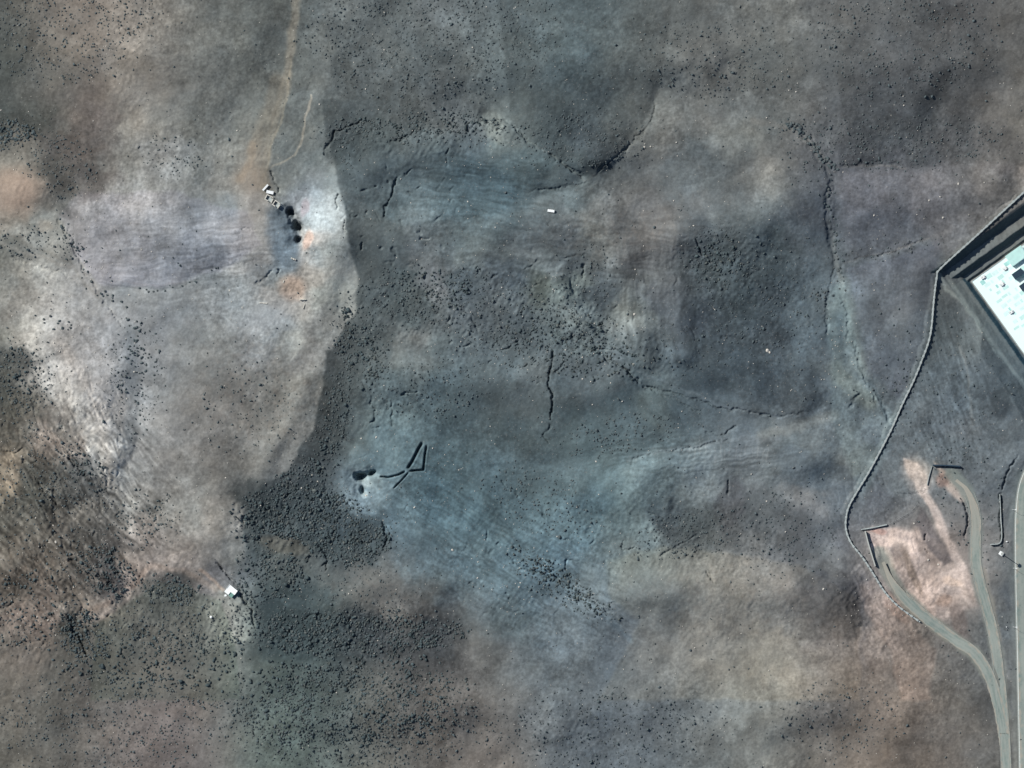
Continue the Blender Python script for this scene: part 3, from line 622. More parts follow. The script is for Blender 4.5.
def road_mat():
    m = bpy.data.materials.new('worn_road_surface'); m.use_nodes = True
    nt = m.node_tree; N = nt.nodes; L_ = nt.links; b = N['Principled BSDF']; tc = N.new('ShaderNodeTexCoord')
    c = None
    for sc, a, bb, lo_, hi_ in ((.045, (124,140,134), (142,152,145), .42, .58), (.22, None, (160,158,148), .54, .70), (1.3, None, (112,122,118), .52, .72), (.5, None, (104,114,110), .62, .66)):
        n = N.new('ShaderNodeTexNoise'); n.inputs['Scale'].default_value = sc; n.inputs['Detail'].default_value = 7; n.inputs['Roughness'].default_value = .65
        L_.new(tc.outputs['Object'], n.inputs['Vector'])
        r = N.new('ShaderNodeMapRange'); r.inputs['From Min'].default_value = lo_; r.inputs['From Max'].default_value = hi_; r.inputs['To Max'].default_value = 1 if a else .7
        L_.new(n.outputs['Fac'], r.inputs['Value'])
        x = N.new('ShaderNodeMix'); x.data_type = 'RGBA'; L_.new(r.outputs[0], x.inputs[0])
        if a: x.inputs[6].default_value = (*[float(v) / 1.2 for v in lin(a)], 1)
        else: L_.new(c, x.inputs[6])
        x.inputs[7].default_value = (*[float(v) / 1.2 for v in lin(bb)], 1); c = x.outputs[2]
    at = N.new('ShaderNodeAttribute'); at.attribute_name = 'wear'; sp = N.new('ShaderNodeSeparateColor'); L_.new(at.outputs['Color'], sp.inputs[0])
    for ch, colr, f in ((0, (158,165,157), .75), (1, (172,164,150), .75)):
        mm = N.new('ShaderNodeMath'); mm.operation = 'MULTIPLY'; L_.new(sp.outputs[ch], mm.inputs[0]); mm.inputs[1].default_value = f
        x = N.new('ShaderNodeMix'); x.data_type = 'RGBA'; L_.new(mm.outputs[0], x.inputs[0]); L_.new(c, x.inputs[6]); x.inputs[7].default_value = (*[float(v) / 1.2 for v in lin(colr)], 1); c = x.outputs[2]
    L_.new(c, b.inputs['Base Color']); b.inputs['Roughness'].default_value = .95; b.inputs['Specular IOR Level'].default_value = .15
    return m
M = dict(
    white=mat('white_paint', (232,236,234), .6, .05), conc=mat('pale_concrete', (168,172,166), .9, .15, 2.0, 0, .02),
    wallc=mat('wall_concrete', (158,166,164), .9, .2, 1.0, 0, .02), teal=mat('green_sheet', (112,150,140), .5, .1),
    stone=mat('pale_stone', (190,186,176), .95, .2, 2.0, 0, .05), metal=mat('galvanised', (150,156,158), .45, .1, 3, .6),
    dark=mat('dark_sheet', (48,66,80), .6, .15), glass=mat('window_glass', (30,38,44), .15, .05),
    tyre=mat('rubber', (26,26,27), .8, .1), ruin=mat('ruin_stone', (196,194,184), .95, .2, 2.0, 0, .04), brown=mat('brown_door', (86,62,46), .8, .15),
    road=road_mat(), line=mat('road_paint', (196,204,198), .8, .15, .8), yard=mat('yard_slab', (224,243,240), .7, .03, .12),
    aqua=mat('aqua_slab', (190,226,219), .7, .06, .35), aqua3=mat('aqua_slab_pale', (206,233,229), .7, .06, .5), aqua2=mat('aqua_slab_dark', (158,206,200), .7, .06, .5), lamp=mat('lamp_glass', (210,214,210), .3, .05),
    leaf=mat('scrub_leaf', (78,88,90), 1, .3, .9), leaf2=mat('scrub_leaf_grey', (88,94,94), 1, .3, .9), thick=mat('thicket_leaf', (64,75,77), 1, .45, .12), thick2=mat('dry_thicket_leaf', (84,90,88), 1, .3, .12), kerb=mat('kerb_stone', (150,156,150), .9, .15, 1.5), bark=mat('bark',(80,66,54)))

# ------------------------------------------------------------------ build helpers
def mesh_obj(name, v, f, m, parent=None, smooth=False):
    me = bpy.data.meshes.new(name); me.from_pydata([tuple(map(float, a)) for a in v], [], f); me.update()
    me.materials.append(m)
    if smooth: me.shade_smooth()
    o = bpy.data.objects.new(name, me); C.objects.link(o)
    if parent: o.parent = parent
    return o
def big_mesh(name, V, F, m, smooth=False):
    me = bpy.data.meshes.new(name); k = F.shape[1]
    me.vertices.add(len(V)); me.vertices.foreach_set('co', V.astype(np.float32).ravel())
    me.loops.add(F.size); me.loops.foreach_set('vertex_index', F.astype(np.int32).ravel())
    me.polygons.add(len(F)); me.polygons.foreach_set('loop_start', np.arange(0, F.size, k, dtype=np.int32))
    me.update(calc_edges=True); me.materials.append(m)
    if smooth: me.shade_smooth()
    o = bpy.data.objects.new(name, me); C.objects.link(o)
    return o
def thing(name, label, cat, loc, rz=0, group=None):
    o = bpy.data.objects.new(name, None); C.objects.link(o); o.empty_display_size = .5
    o.location = loc; o.rotation_euler = (0, 0, rz); tag(o, label, cat, group); return o
def tag(o, label, cat, group=None):
    o['label'] = label; o['category'] = cat
    if group: o['group'] = group
def kind(o, k): o['kind'] = k; return o
class B:
    def __init__(s): s.bm = bmesh.new()
    def box(s, c, d, rz=0, rx=0, ry=0, bev=0):
        r = bmesh.ops.create_cube(s.bm, size=1)
        mt = Matrix.Translation(c) @ Matrix.Rotation(rz, 4, 'Z') @ Matrix.Rotation(ry, 4, 'Y') @ Matrix.Rotation(rx, 4, 'X') @ Matrix.Diagonal((*d, 1))
        bmesh.ops.transform(s.bm, matrix=mt, verts=r['verts'])
        if bev:
            es = list({e for v in r['verts'] for e in v.link_edges})
            bmesh.ops.bevel(s.bm, geom=es, offset=bev, segments=2, affect='EDGES')
        return s
    def cyl(s, a, b, r0, r1=None, n=10):
        a = Vector(a); b = Vector(b); r1 = r0 if r1 is None else r1
        r = bmesh.ops.create_cone(s.bm, cap_ends=True, segments=n, radius1=r0, radius2=r1, depth=(b - a).length)
        mt = Matrix.Translation((a + b) / 2) @ (b - a).to_track_quat('Z', 'Y').to_matrix().to_4x4()
        bmesh.ops.transform(s.bm, matrix=mt, verts=r['verts']); return s
    def out(s, name, m, parent=None):
        me = bpy.data.meshes.new(name); s.bm.to_mesh(me); s.bm.free(); me.materials.append(m)
        o = bpy.data.objects.new(name, me); C.objects.link(o)
        if parent: o.parent = parent
        return o

# ------------------------------------------------------------------ the ground sheet
V = np.stack([(X - 512) * S, (384 - Y) * S, Hh], -1).reshape(-1, 3)
idx = np.arange(nx * ny).reshape(ny, nx)
F = np.stack([idx[1:, :-1], idx[1:, 1:], idx[:-1, 1:], idx[:-1, :-1]], -1).reshape(-1, 4)
ground = kind(big_mesh('ground', V, F, ground_mat(), True), 'structure')
# soil colour gains from place to place, some relief shading baked in (x, y, red, green, blue)
TONE = [(32,614,1.463,1.424,1.356), (162,621,1.743,1.386,1.371), (52,464,1.680,1.547,1.273), (632,524,1.308,1.599,1.523), (722,464,0.867,0.853,0.902), (472,194,1.392,1.556,1.552), (912,142,1.572,1.482,1.446), (905,300,1.367,1.378,1.218), (722,264,1.104,1.322,1.336), (92,364,1.172,1.173,1.343), (192,504,0.826,0.775,0.733), (812,584,1.260,1.450,1.785), (572,284,0.775,0.916,1.000), (432,404,1.114,1.264,1.284), (962,404,0.841,0.966,1.042), (222,145,0.594,0.627,0.639), (272,424,0.748,0.651,0.600), (132,204,0.616,0.633,0.611), (392,150,1.407,1.375,1.352), (575,144,1.377,1.544,1.578), (722,147,1.028,0.989,0.966), (975,205,1.631,1.520,1.349), (672,334,0.544,0.625,0.691), (562,584,1.192,1.276,1.408), (858,425,1.351,1.316,1.296), (312,621,1.339,1.646,1.515), (62,254,1.328,1.185,1.056), (482,324,1.531,1.475,1.493), (672,604,0.760,0.870,1.076), (492,464,0.646,0.646,0.626), (18,185,0.825,0.865,0.863), (880,629,1.319,1.073,0.931), (646,237,1.574,1.271,1.233), (736,620,1.535,1.512,1.453), (46,572,1.785,1.455,1.260), (206,432,1.173,1.047,1.020), (376,592,0.593,0.602,0.705), (906,202,0.540,0.582,0.738), (296,517,1.245,1.503,1.764), (796,332,0.521,0.615,0.735), (456,532,1.062,1.343,1.436), (196,242,1.109,1.209,1.246), (616,402,1.479,1.528,1.493), (951,588,0.899,0.983,1.070), (202,334,0.600,0.615,0.645), (282,354,1.324,1.309,1.245), (115,449,1.357,1.384,1.557), (140,145,1.785,1.422,1.271), (25,399,1.297,1.150,1.018), (410,627,1.785,1.422,1.260), (592,214,0.790,0.784,0.754), (732,524,1.690,1.510,1.300)]
def tone_field():
    if not TONE: return 1.0
    T = np.array(TONE, float); gx = np.arange(-60, 1100, 10.0); gy = np.arange(-60, 840, 10.0); A, Bq = np.meshgrid(gx, gy)
    acc = np.zeros(A.shape + (3,)); W = np.zeros(A.shape)
    for t in T:
        w = np.exp(-((A - t[0]) ** 2 + (Bq - t[1]) ** 2) / (2 * 55.0 ** 2)) + 1e-4 / (1 + ((A - t[0]) ** 2 + (Bq - t[1]) ** 2) / 2000.)
        acc += w[..., None] * np.log(t[2:]); W += w
    Mx = acc / W[..., None]
    fx = np.clip((X + 60) / 10, 0, len(gx) - 1.001); fy = np.clip((Y + 60) / 10, 0, len(gy) - 1.001)
    i = fx.astype(int); j = fy.astype(int); u = (fx - i)[..., None]; v = (fy - j)[..., None]
    return np.exp((Mx[j, i] * (1 - u) + Mx[j, i + 1] * u) * (1 - v) + (Mx[j + 1, i] * (1 - u) + Mx[j + 1, i + 1] * u) * v)
att = ground.data.color_attributes.new('soil', 'FLOAT_COLOR', 'POINT')
col = np.ones((nx * ny, 4), np.float32)
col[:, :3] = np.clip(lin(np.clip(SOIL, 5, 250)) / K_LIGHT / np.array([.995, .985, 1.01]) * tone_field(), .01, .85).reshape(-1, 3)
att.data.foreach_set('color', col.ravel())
del V, F, col

# ------------------------------------------------------------------ roads
def road_sheet(name, c, z, w, dz, taper, seed):
    L = np.hypot(*(c[1:] - c[:-1]).T); cum = np.concatenate([[0], np.cumsum(L)]); n = int(cum[-1] / 1.0); s_ = np.linspace(0, cum[-1], n)
    q = np.stack([np.interp(s_, cum, c[:, 0]), np.interp(s_, cum, c[:, 1])], 1); zz = np.interp(s_, cum, z)
    t = np.gradient(q, axis=0); t /= np.hypot(*t.T)[:, None]; nn = np.stack([-t[:, 1], t[:, 0]], 1)
    tw = np.ones(n) if not taper else .3 + .7 * sstep(0, taper, s_ / cum[-1])
    K = 17; a = np.linspace(-1, 1, K)
    jl = .10 * perlin(s_ / 9, 0 * s_ + .3, seed) + .08 * perlin(s_ / 3, 0 * s_ + .7, seed + 1); jr = .10 * perlin(s_ / 9, 0 * s_ + .4, seed + 2) + .08 * perlin(s_ / 3, 0 * s_ + .8, seed + 3)
    off = (w / 2) * tw[:, None] * a[None]
    off[:, 0] *= (1 + jl * (1 if taper else .2)); off[:, -1] *= (1 + jr * (1 if taper else .2))
    P_ = q[:, None, :] + nn[:, None, :] * off[..., None]
    V = np.stack([(P_[..., 0] - 512) * S, (384 - P_[..., 1]) * S, np.repeat((zz + dz)[:, None], K, 1)], -1).reshape(-1, 3)
    idx = np.arange(n * K).reshape(n, K); F = np.stack([idx[:-1, :-1], idx[:-1, 1:], idx[1:, 1:], idx[1:, :-1]], -1).reshape(-1, 4)
    p0_, p1_, p2_ = V[F[0, 0]], V[F[0, 1]], V[F[0, 2]]
    if np.cross(p1_ - p0_, p2_ - p0_)[2] < 0: F = F[:, ::-1].copy()
    o = big_mesh(name, V, F, M['road'])
    A, Sg = np.meshgrid(a, s_)
    wear = .5 + .9 * perlin(Sg / 26, A * 2.2, seed + 5) + .5 * perlin(Sg / 7, A * 3.5, seed + 6) + .35 * perlin(Sg / 2.2, A * 5, seed + 7) + .45 * np.exp(-((np.abs(np.abs(A) - .42)) / .10) ** 2) * (.6 + perlin(Sg / 14, A, seed + 8))
    dust = sstep(.62, 1.0, np.abs(A) + .35 * perlin(Sg / 6, A * 2, seed + 9)) + sstep(.25, .0, Sg / cum[-1]) * (1 if taper else 0) * .9
    at_ = o.data.color_attributes.new('wear', 'FLOAT_COLOR', 'POINT')
    ca = np.stack([wear, dust, wear * 0, wear * 0 + 1], -1).clip(0, 1).astype(np.float32).reshape(-1); at_.data.foreach_set('color', ca)
    return kind(o, 'structure')
def ribbon(name, c, z, off, w, dz, m, parent=None, thick=0.0, taper=0):
    t = np.gradient(c, axis=0); t /= np.hypot(*t.T)[:, None]; n = np.stack([-t[:, 1], t[:, 0]], 1)
    if taper:
        k_ = np.linspace(0, 1, len(c)); tw = (.35 + .65 * sstep(0, taper, k_)) * (1 + .10 * perlin(k_ * 34, k_ * 0 + w, 77) + .06 * perlin(k_ * 80, k_ * 0 + w, 78))
    else: tw = np.ones(len(c))
    l = c + n * ((off - w / 2) * tw)[:, None]; r = c + n * ((off + w / 2) * tw)[:, None]
    v = []; f = []
    for i in range(len(c)):
        for p in (l[i], r[i]): v.append(((p[0] - 512) * S, (384 - p[1]) * S, z[i] + dz))
    k = len(c)
    for i in range(k - 1): f.append((2*i, 2*i+1, 2*i+3, 2*i+2))
    if thick:
        b = len(v); v += [(a[0], a[1], a[2] - thick) for a in v]
        for i in range(k - 1):
            f.append((2*i+1, 2*i+1+b, 2*i+3+b, 2*i+3)); f.append((2*i+2, 2*i+2+b, 2*i+b, 2*i))
    o = mesh_obj(name, v, f, m, parent)
    bm = bmesh.new(); bm.from_mesh(o.data); bmesh.ops.recalc_face_normals(bm, faces=bm.faces)
    if bm.faces[0].normal.z < 0: bmesh.ops.reverse_faces(bm, faces=bm.faces)
    bm.to_mesh(o.data); bm.free(); return o
r_main = road_sheet('main_road', road_main, ROADZ[0], 19, 0.02, 0, 1001)
for off in (-8.6, 8.6): ribbon('edge_line', road_main, ROADZ[0], off, .75, .03, M['line'], r_main)
ribbon('lane_line', road_main, ROADZ[0], -2.8, .6, .03, M['line'], r_main)
for off in (-9.7, 9.7): ribbon('kerb', road_main, ROADZ[0], off, .5, .14, M['kerb'], r_main, .4)
r_srv = road_sheet('service_road', road_service, ROADZ[1], 9.6, 0.012, .14, 1021)
ribbon('kerb', road_service[14:], ROADZ[1][14:], -5.05, .45, .13, M['kerb'], r_srv, .4)
ribbon('kerb', road_service[14:-10], ROADZ[1][14:-10], 5.05, .45, .13, M['kerb'], r_srv, .4)
r_low = road_sheet('lower_road', road_lower, ROADZ[2], 10.4, 0.028, .22, 1041)
ribbon('kerb', road_lower[20:-14], ROADZ[2][20:-14], -5.45, .45, .14, M['kerb'], r_low, .4)

# ------------------------------------------------------------------ walls and fences
def wall_line(pts, h, thick, every, name, label, cat, m, pm, step=3.0, coping=True, group=None, pillars=True):
    c = spline(pts, 6) if len(pts) > 2 else np.array(pts, float)
    L = np.hypot(*(c[1:] - c[:-1]).T); cum = np.concatenate([[0], np.cumsum(L)])
    n = max(2, int(cum[-1] * S / 1.2)); s = np.linspace(0, cum[-1], n)
    q = np.stack([np.interp(s, cum, c[:, 0]), np.interp(s, cum, c[:, 1])], 1)
    zz = hbase(q[:, 0], q[:, 1]); kk = min(9, n // 2 * 2 - 1); zs = zz if kk < 3 else np.convolve(np.pad(zz, kk // 2, mode='edge'), np.ones(kk) / kk, 'valid')
    o0 = Vector(((q[0, 0] - 512) * S, (384 - q[0, 1]) * S, zs[0]))
    root = thing(name, label, cat, o0, 0, group)
    W = np.stack([(q[:, 0] - 512) * S, (384 - q[:, 1]) * S], 1) - np.array(o0[:2])
    t = np.gradient(W, axis=0); t /= np.hypot(*t.T)[:, None]; nn = np.stack([-t[:, 1], t[:, 0]], 1)
    def prism(nm, hw, z0, z1, mm):
        v = []; f = []
        for i in range(n):
            for sgn, z in ((-1, z0), (1, z0), (1, z1), (-1, z1)):
                v.append((*(W[i] + nn[i] * hw * sgn), zs[i] - o0.z + z))
        for i in range(n - 1):
            a = 4 * i
            for k in range(4):
                f.append((a + k, a + (k + 1) % 4, a + 4 + (k + 1) % 4, a + 4 + k))
        f.append((3, 2, 1, 0)); a = 4 * (n - 1); f.append((a, a + 1, a + 2, a + 3))
        o = mesh_obj(nm, v, f, mm, root)
        bm = bmesh.new(); bm.from_mesh(o.data); bmesh.ops.recalc_face_normals(bm, faces=bm.faces); bm.to_mesh(o.data); bm.free()
    prism('wall', thick / 2, -1.2, h, m)
    if coping: prism('coping', thick / 2 + .08, h + .002, h + .12, pm)
    if pillars:
        tot = cum[-1] * S; k = int(tot / every); proto = None
        for i in range(k + 1):
            ss = min(n - 1, int(i * every / tot * (n - 1)))
            if proto is None:
                proto = B().box((0, 0, (h + .5 - 1.2) / 2), (thick + .9, thick + .6, h + .5 + 1.2), 0, 0, 0, .05).out('pillar', pm, root); p = proto
            else:
                p = proto.copy(); C.objects.link(p); p.parent = root
            p.location = (*W[ss], zs[ss] - o0.z); p.rotation_euler = (0, 0, math.atan2(t[ss, 1], t[ss, 0]))
    return root
wall_line([(1075,152),(1040,178),(1012,203),(975,237),(941,268),(937,277),(934,300),(930,335),(921,362),(913,382),(902,405),(890,432),(870,470),(858,490),(849,506),(846,518),(846,530),(851,543),(862,557),(872,572),(884,591),(898,606),(920,622)],
    1.25, .8, 4.3, 'perimeter_wall', 'long pale concrete wall with pillars curving down from the white yard to the lower road', 'wall', M['wallc'], M['wallc'])
wall_line([(865,531),(868,543),(871,553),(875,566)], 2.6, .6, 5, 'retaining_wall', 'short pale retaining wall along the left side of the sandy plot', 'wall', M['conc'], M['conc'], pillars=False)
wall_line([(861,529.5),(873,527.5),(887,524.5)], 1.5, .6, 5, 'boundary_wall', 'low grey wall along the top of the sandy plot', 'wall', M['wallc'], M['wallc'], pillars=False)
wall_line([(932.5,465),(945,465.2),(960,466.2)], 2.6, .6, 5, 'stone_wall', 'dark topped straight wall above the sandy strip near the service road', 'wall', M['dark'], M['dark'], pillars=False)
wall_line([(932,466),(929,476),(927,485)], 1.0, .3, 5, 'side_wall', 'thin low wall running down from the dark straight wall', 'wall', M['wallc'], M['wallc'], pillars=False)
wall_line([(999.5,494),(1000.5,515),(1000.8,541),(990,544.5)], 2.6, .4, 5, 'roadside_wall', 'thin grey wall between the service road and the main road, ending at the mast', 'wall', M['wallc'], M['wallc'], pillars=False)

def wire_fence(pts, label):
    q = spline(pts, 4) if len(pts) > 2 else np.array(pts, float)
    o0 = wpt(*q[0]); root = thing('wire_fence', label, 'fence', o0, 0, 'thin wire fences near the sandy plot')
    L = np.hypot(*(q[1:] - q[:-1]).T); cum = np.concatenate([[0], np.cumsum(L)]); n = int(cum[-1] * S / 2.5)
    P_ = [wpt(np.interp(s, cum, q[:, 0]), np.interp(s, cum, q[:, 1])) - o0 for s in np.linspace(0, cum[-1], n)]
    proto = None
    for p in P_:
        if proto is None: proto = B().cyl((0,0,-.4), (0,0,1.7), .07).out('post', M['metal'], root); k = proto
        else: k = proto.copy(); C.objects.link(k); k.parent = root
        k.location = p
    b = B()
    for a, c in zip(P_[:-1], P_[1:]):
        for z in (.4, .9, 1.3, 1.6): b.cyl(a + Vector((0,0,z)), c + Vector((0,0,z)), .03, n=4)
    b.out('wire', M['metal'], root)
wire_fence([(889,524),(900,518),(912,510),(918,502)], 'wire fence slanting up and right from the low grey wall')
wire_fence([(896,492),(912,492),(928,487)], 'level wire fence crossing the upper sandy strip')

# ------------------------------------------------------------------ the sunken yard
def yp(a, b, z=0.0):          # a px along NW edge, b px along SW edge
    p = YC + E1 * a + E2 * b
    return Vector(((p[0] - 512) * S, (384 - p[1]) * S, Z0 + z))
yaw = math.atan2(-E1[1], E1[0])
def slab(name, a0, a1, b0, b1, z, m, parent=None, t=.3):
    q = [yp(a0, b0), yp(a1, b0), yp(a1, b1), yp(a0, b1)]
    v = [(p.x, p.y, Z0 + z) for p in q] + [(p.x, p.y, Z0 + z - t) for p in q]
    f = [(0,1,2,3),(4,7,6,5),(0,4,5,1),(1,5,6,2),(2,6,7,3),(3,7,4,0)]
    o = mesh_obj(name, v, f, m, parent)
    bm = bmesh.new(); bm.from_mesh(o.data); bmesh.ops.recalc_face_normals(bm, faces=bm.faces); bm.to_mesh(o.data); bm.free()
    return o
yard = kind(slab('yard_pavement', 1.0, 190, 1.0, 200, .25, M['yard'], None, .6), 'structure')
# paler and bluer slabs laid in the yard, seen as a patchwork
random.seed(33)
_n = 0
for ib in range(11):
    for ia in range(8):
        a0 = 6.5 + ia * 7.4 + (ib % 3) * 1.7 + random.uniform(0, .9); b0 = 4 + ib * 6.6 + random.uniform(0, .9)
        if random.random() < .06 + .05 * max(0, ib - 5): continue
        if random.random() < .3: b0 += 1.2
        slab('concrete_bay', a0, a0 + random.choice([2.2, 4.5, 6.2, 6.5]), b0, b0 + random.uniform(2.4, 4.7), .254, M[random.choice(['aqua', 'aqua', 'aqua3', 'aqua3', 'aqua2'])], yard, .004)
# kerb round the yard
slab('kerb', .2, .9, -.0, 200, .55, M['conc'], yard, .9); slab('kerb', 1.0, 190, .2, .9, .55, M['conc'], yard, .9)
def shed(a, b, la, lb, h, mname, rname, label, name='flat_shed', cat='shed', ribs=0):
    root = thing(name, label, cat, yp(a, b, .25), yaw)
    B().box((0, 0, h / 2), (la, lb, h)).out('wall', M[mname], root)
    r = B().box((0, 0, h + .09), (la + .4, lb + .4, .16))
    for k in range(ribs): r.box((0, -lb / 2 + (k + .5) * lb / ribs, h + .22), (la + .3, .12, .12))
    r.out('roof', M[rname], root)
    B().box((0, -lb / 2 - .03, 1.05), (1.0, .06, 2.1)).out('door', M['brown'], root)
    for x in (-la * .32, la * .32):
        w = B().box((x, -lb / 2 - .03, 1.6), (1.0, .06, .8)).out('window', M['glass'], root)
        B().box((x, -lb / 2 - .05, 1.15), (1.15, .1, .08)).out('sill', M['conc'], w)
    return root
# places measured in the yard's own directions
def inyard(px, py):
    d = np.array([px, py]) - YC
    return float(d @ E1), float(d @ E2)
a_, b_ = inyard(1018.5, 273.5); shed(a_, b_, 7.6, 4.2, 3.0, 'conc', 'dark', 'dark roofed shed on the white yard, upper of the two', ribs=4)
a_, b_ = inyard(1026.0, 285.0); shed(a_, b_, 8.0, 4.2, 3.0, 'conc', 'dark', 'dark roofed shed on the white yard cut by the picture edge, lower of the two', ribs=4)
a_, b_ = inyard(1017, 255.5); shed(a_, b_, 13.0, 8.5, 2.4, 'white', 'aqua', 'wide pale blue ribbed roof building near the top corner of the white yard', 'ribbed_building', 'building', ribs=9)
random.seed(21)
wt = [('pale block stack on the white yard beside its left corner', 984, 277), ('pale block stack on the white yard left of the upper dark shed', 1003, 284), ('pale block stack on the white yard below the ribbed building', 1006, 268), ('pale block stack lowest on the white yard', 1012, 312)]
for lb_, px, py in wt:
    a_, b_ = inyard(px, py)
    root = thing('block_stack', lb_, 'stack', yp(a_, b_, .254), yaw + random.uniform(-.3, .3), 'block stacks on the white yard')
    B().box((0, 0, .08), (3.0, 2.2, .16)).out('pallet', M['brown'], root)
    b = B()
    for i in range(3):
        for j in range(2):
            b.box((-.95 + i * .95, -.5 + j * 1.0, .17 + .35 * (1 + (i + j) % 2)), (.9, .92, .7 + .0 * i), 0, 0, 0, .03)
    b.out('blocks', M['white'], root)

# ------------------------------------------------------------------ white house at the bottom left
def house():
    loc = wpt(231, 591, -.2); loc.z = max(hz(229, 589), hz(234, 594), hz(231, 596)) - .4
    r = thing('white_house', 'small bright white flat roofed house with a green roofed annex', 'house', loc, math.radians(-38))
    B().box((0, 1.2, 1.6), (7.0, 3.4, 3.2)).box((-1.6, -1.8, 1.5), (3.4, 2.6, 3.0)).out('wall', M['white'], r)
    rf = B().box((0, 1.2, 3.29), (7.3, 3.7, .16)).box((-1.6, -1.85, 3.09), (3.6, 2.7, .16)).out('roof', M['white'], r)
    B().box((0, 2.95, 3.5), (7.3, .2, .26)).box((0, -.53, 3.5), (7.3, .2, .26)).box((3.55, 1.2, 3.5), (.2, 3.26, .26)).box((-3.55, 1.2, 3.5), (.2, 3.26, .26)).out('parapet', M['white'], rf)
    B().box((1.7, -1.9, 1.25), (3.0, 2.7, 2.5)).out('annex', M['teal'], r)
    B().box((1.7, -1.95, 2.56), (3.3, 3.0, .1)).out('annex_roof', M['teal'], r)
    d = B().box((-1.6, -3.13, 1.05), (.95, .06, 2.1)).out('door', M['brown'], r)
    B().box((-1.25, -3.2, 1.05), (.08, .1, .08)).out('handle', M['metal'], d)
    for x, y in ((-2, 2.93), (1.6, 2.93)):
        w = B().box((x, y, 1.7), (1.1, .06, 1.0)).out('window', M['glass'], r)
        B().box((x, y + .03, 1.15), (1.3, .14, .08)).out('sill', M['conc'], w)
    return r
house()
B_ = thing('white_tank', 'tiny white round water tank in the scrub below the white house', 'tank', wpt(211, 617, -.1))
B().cyl((0,0,0), (0,0,1.5), .85, n=20).out('body', M['white'], B_)
B().cyl((0,0,1.5), (0,0,1.75), .84, .3, n=20).out('lid', M['white'], B_)
B_ = thing('porch_slab', 'small white slab lying at the left corner of the white house', 'slab', wpt(225.5, 595.5, .05), .3)
B().box((0,0,.15), (1.6,1.4,.4), 0, 0, 0, .04).out('slab', M['white'], B_)

# ------------------------------------------------------------------ roofless sheds by the upper pits
def ruin(px, py, lx, ly, deg, label, h=1.6, gap=True):
    r = thing('roofless_shed', label, 'ruin', wpt(px, py), math.radians(deg), 'roofless white walled sheds above the pits')
    t = .55
    w = B().box((-lx/2, 0, h/2-.3), (t, ly, h + .6)).box((lx/2, -ly*.12, h/2-.45), (t, ly*.76, h + .3)).box((0, ly/2 - t/2, h/2-.3), (lx - t, t, h+.6))
    w.box((-lx*.22, -ly/2 + t/2, h/2-.3), (lx*.56 - t, t, h + .6))
    w.out('wall', M['ruin'], r)
    B().box((0, 0, -.1), (lx - t, ly - t, .3)).out('floor_slab', M['wallc'], r)
    return r
ruin(269.3, 198.6, 5.0, 4.2, -28, 'larger roofless shed with pale walls just under the bright sheet roof')
ruin(276.6, 204.3, 4.4, 4.0, -35, 'roofless shed with pale walls nearest the top pit')
for px, py, lx, ly, deg, lab in [(265.5, 187.6, 5.4, 1.3, 48, 'narrow white sheet roof tilted up to the right, topmost of the sheds'), (270.0, 192.3, 5.0, 2.2, -12, 'bright white sheet roof between the narrow roof and the roofless sheds')]:
    r = thing('sheet_roof_shed', lab, 'shed', wpt(px, py), math.radians(deg), 'white roofed sheds above the pits')
    B().box((0, 0, .8), (lx - .3, ly - .3, 2.0)).out('wall', M['ruin'], r)
    b = B().box((0, 0, 1.92), (lx, ly, .08), 0, math.radians(6))
    for k in range(8): b.box((-lx/2 + (k + .5) * lx/8, 0, 1.98), (.08, ly, .06), 0, math.radians(6))
    b.out('roof', M['white'], r)
    B().box((lx*.2, -ly/2 + .12, .75), (.8, .06, 1.5)).out('door', M['brown'], r)
def lowwall(px, py, l, t, h, deg, m, label):
    r = thing('wall_stub', label, 'wall', wpt(px, py, -.2), math.radians(deg), 'broken wall stubs below the pits')
    b = B(); n = 6
    for k in range(n): b.box((-l/2 + (k + .5) * l / n, 0, h * (.5 - .06 * (k % 3))), (l / n - .002, t, h * (1 - .12 * (k % 3))))
    b.out('wall', M[m], r)
lowwall(293.5, 259, 3.6, 1.0, 1.8, -22, 'ruin', 'short white wall stub on the ash below the three pits')
lowwall(303, 299.6, 4.6, .6, 1.8, 0, 'ruin', 'level wall stub with dark shadow under the orange earth')
lowwall(304, 306, 4.0, .4, 1.0, 68, 'ruin', 'thin upright wall stub under the level one')
lowwall(263.5, 303, 5.5, .8, .9, -5, 'ruin', 'long low white wall stub left of the orange earth')
lowwall(283.5, 281.5, 1.8, .7, .9, 70, 'ruin', 'tiny white wall stub on the edge of the orange earth')

# ------------------------------------------------------------------ trailer on the bare slope
r = thing('box_trailer', 'long narrow white box trailer standing alone on the bare slope', 'trailer', wpt(551, 211, 0), math.radians(-8))
B().box((0, 0, 1.25), (4.8, 1.8, 1.4), 0, 0, 0, .08).out('body', M['white'], r)
B().box((0, 0, .5), (4.6, 1.2, .1)).cyl((2.3, 0, .5), (3.5, 0, .45), .06).out('drawbar', M['metal'], r)
for sx in (-.7, .4):
    for sy in (-1, 1):
        w = B().cyl((sx, sy * .72, .34), (sx, sy * .92, .34), .34, n=20).out('wheel', M['tyre'], r)
        B().cyl((sx, sy * .922, .34), (sx, sy * .94, .34), .17, n=12).out('rim', M['metal'], w)

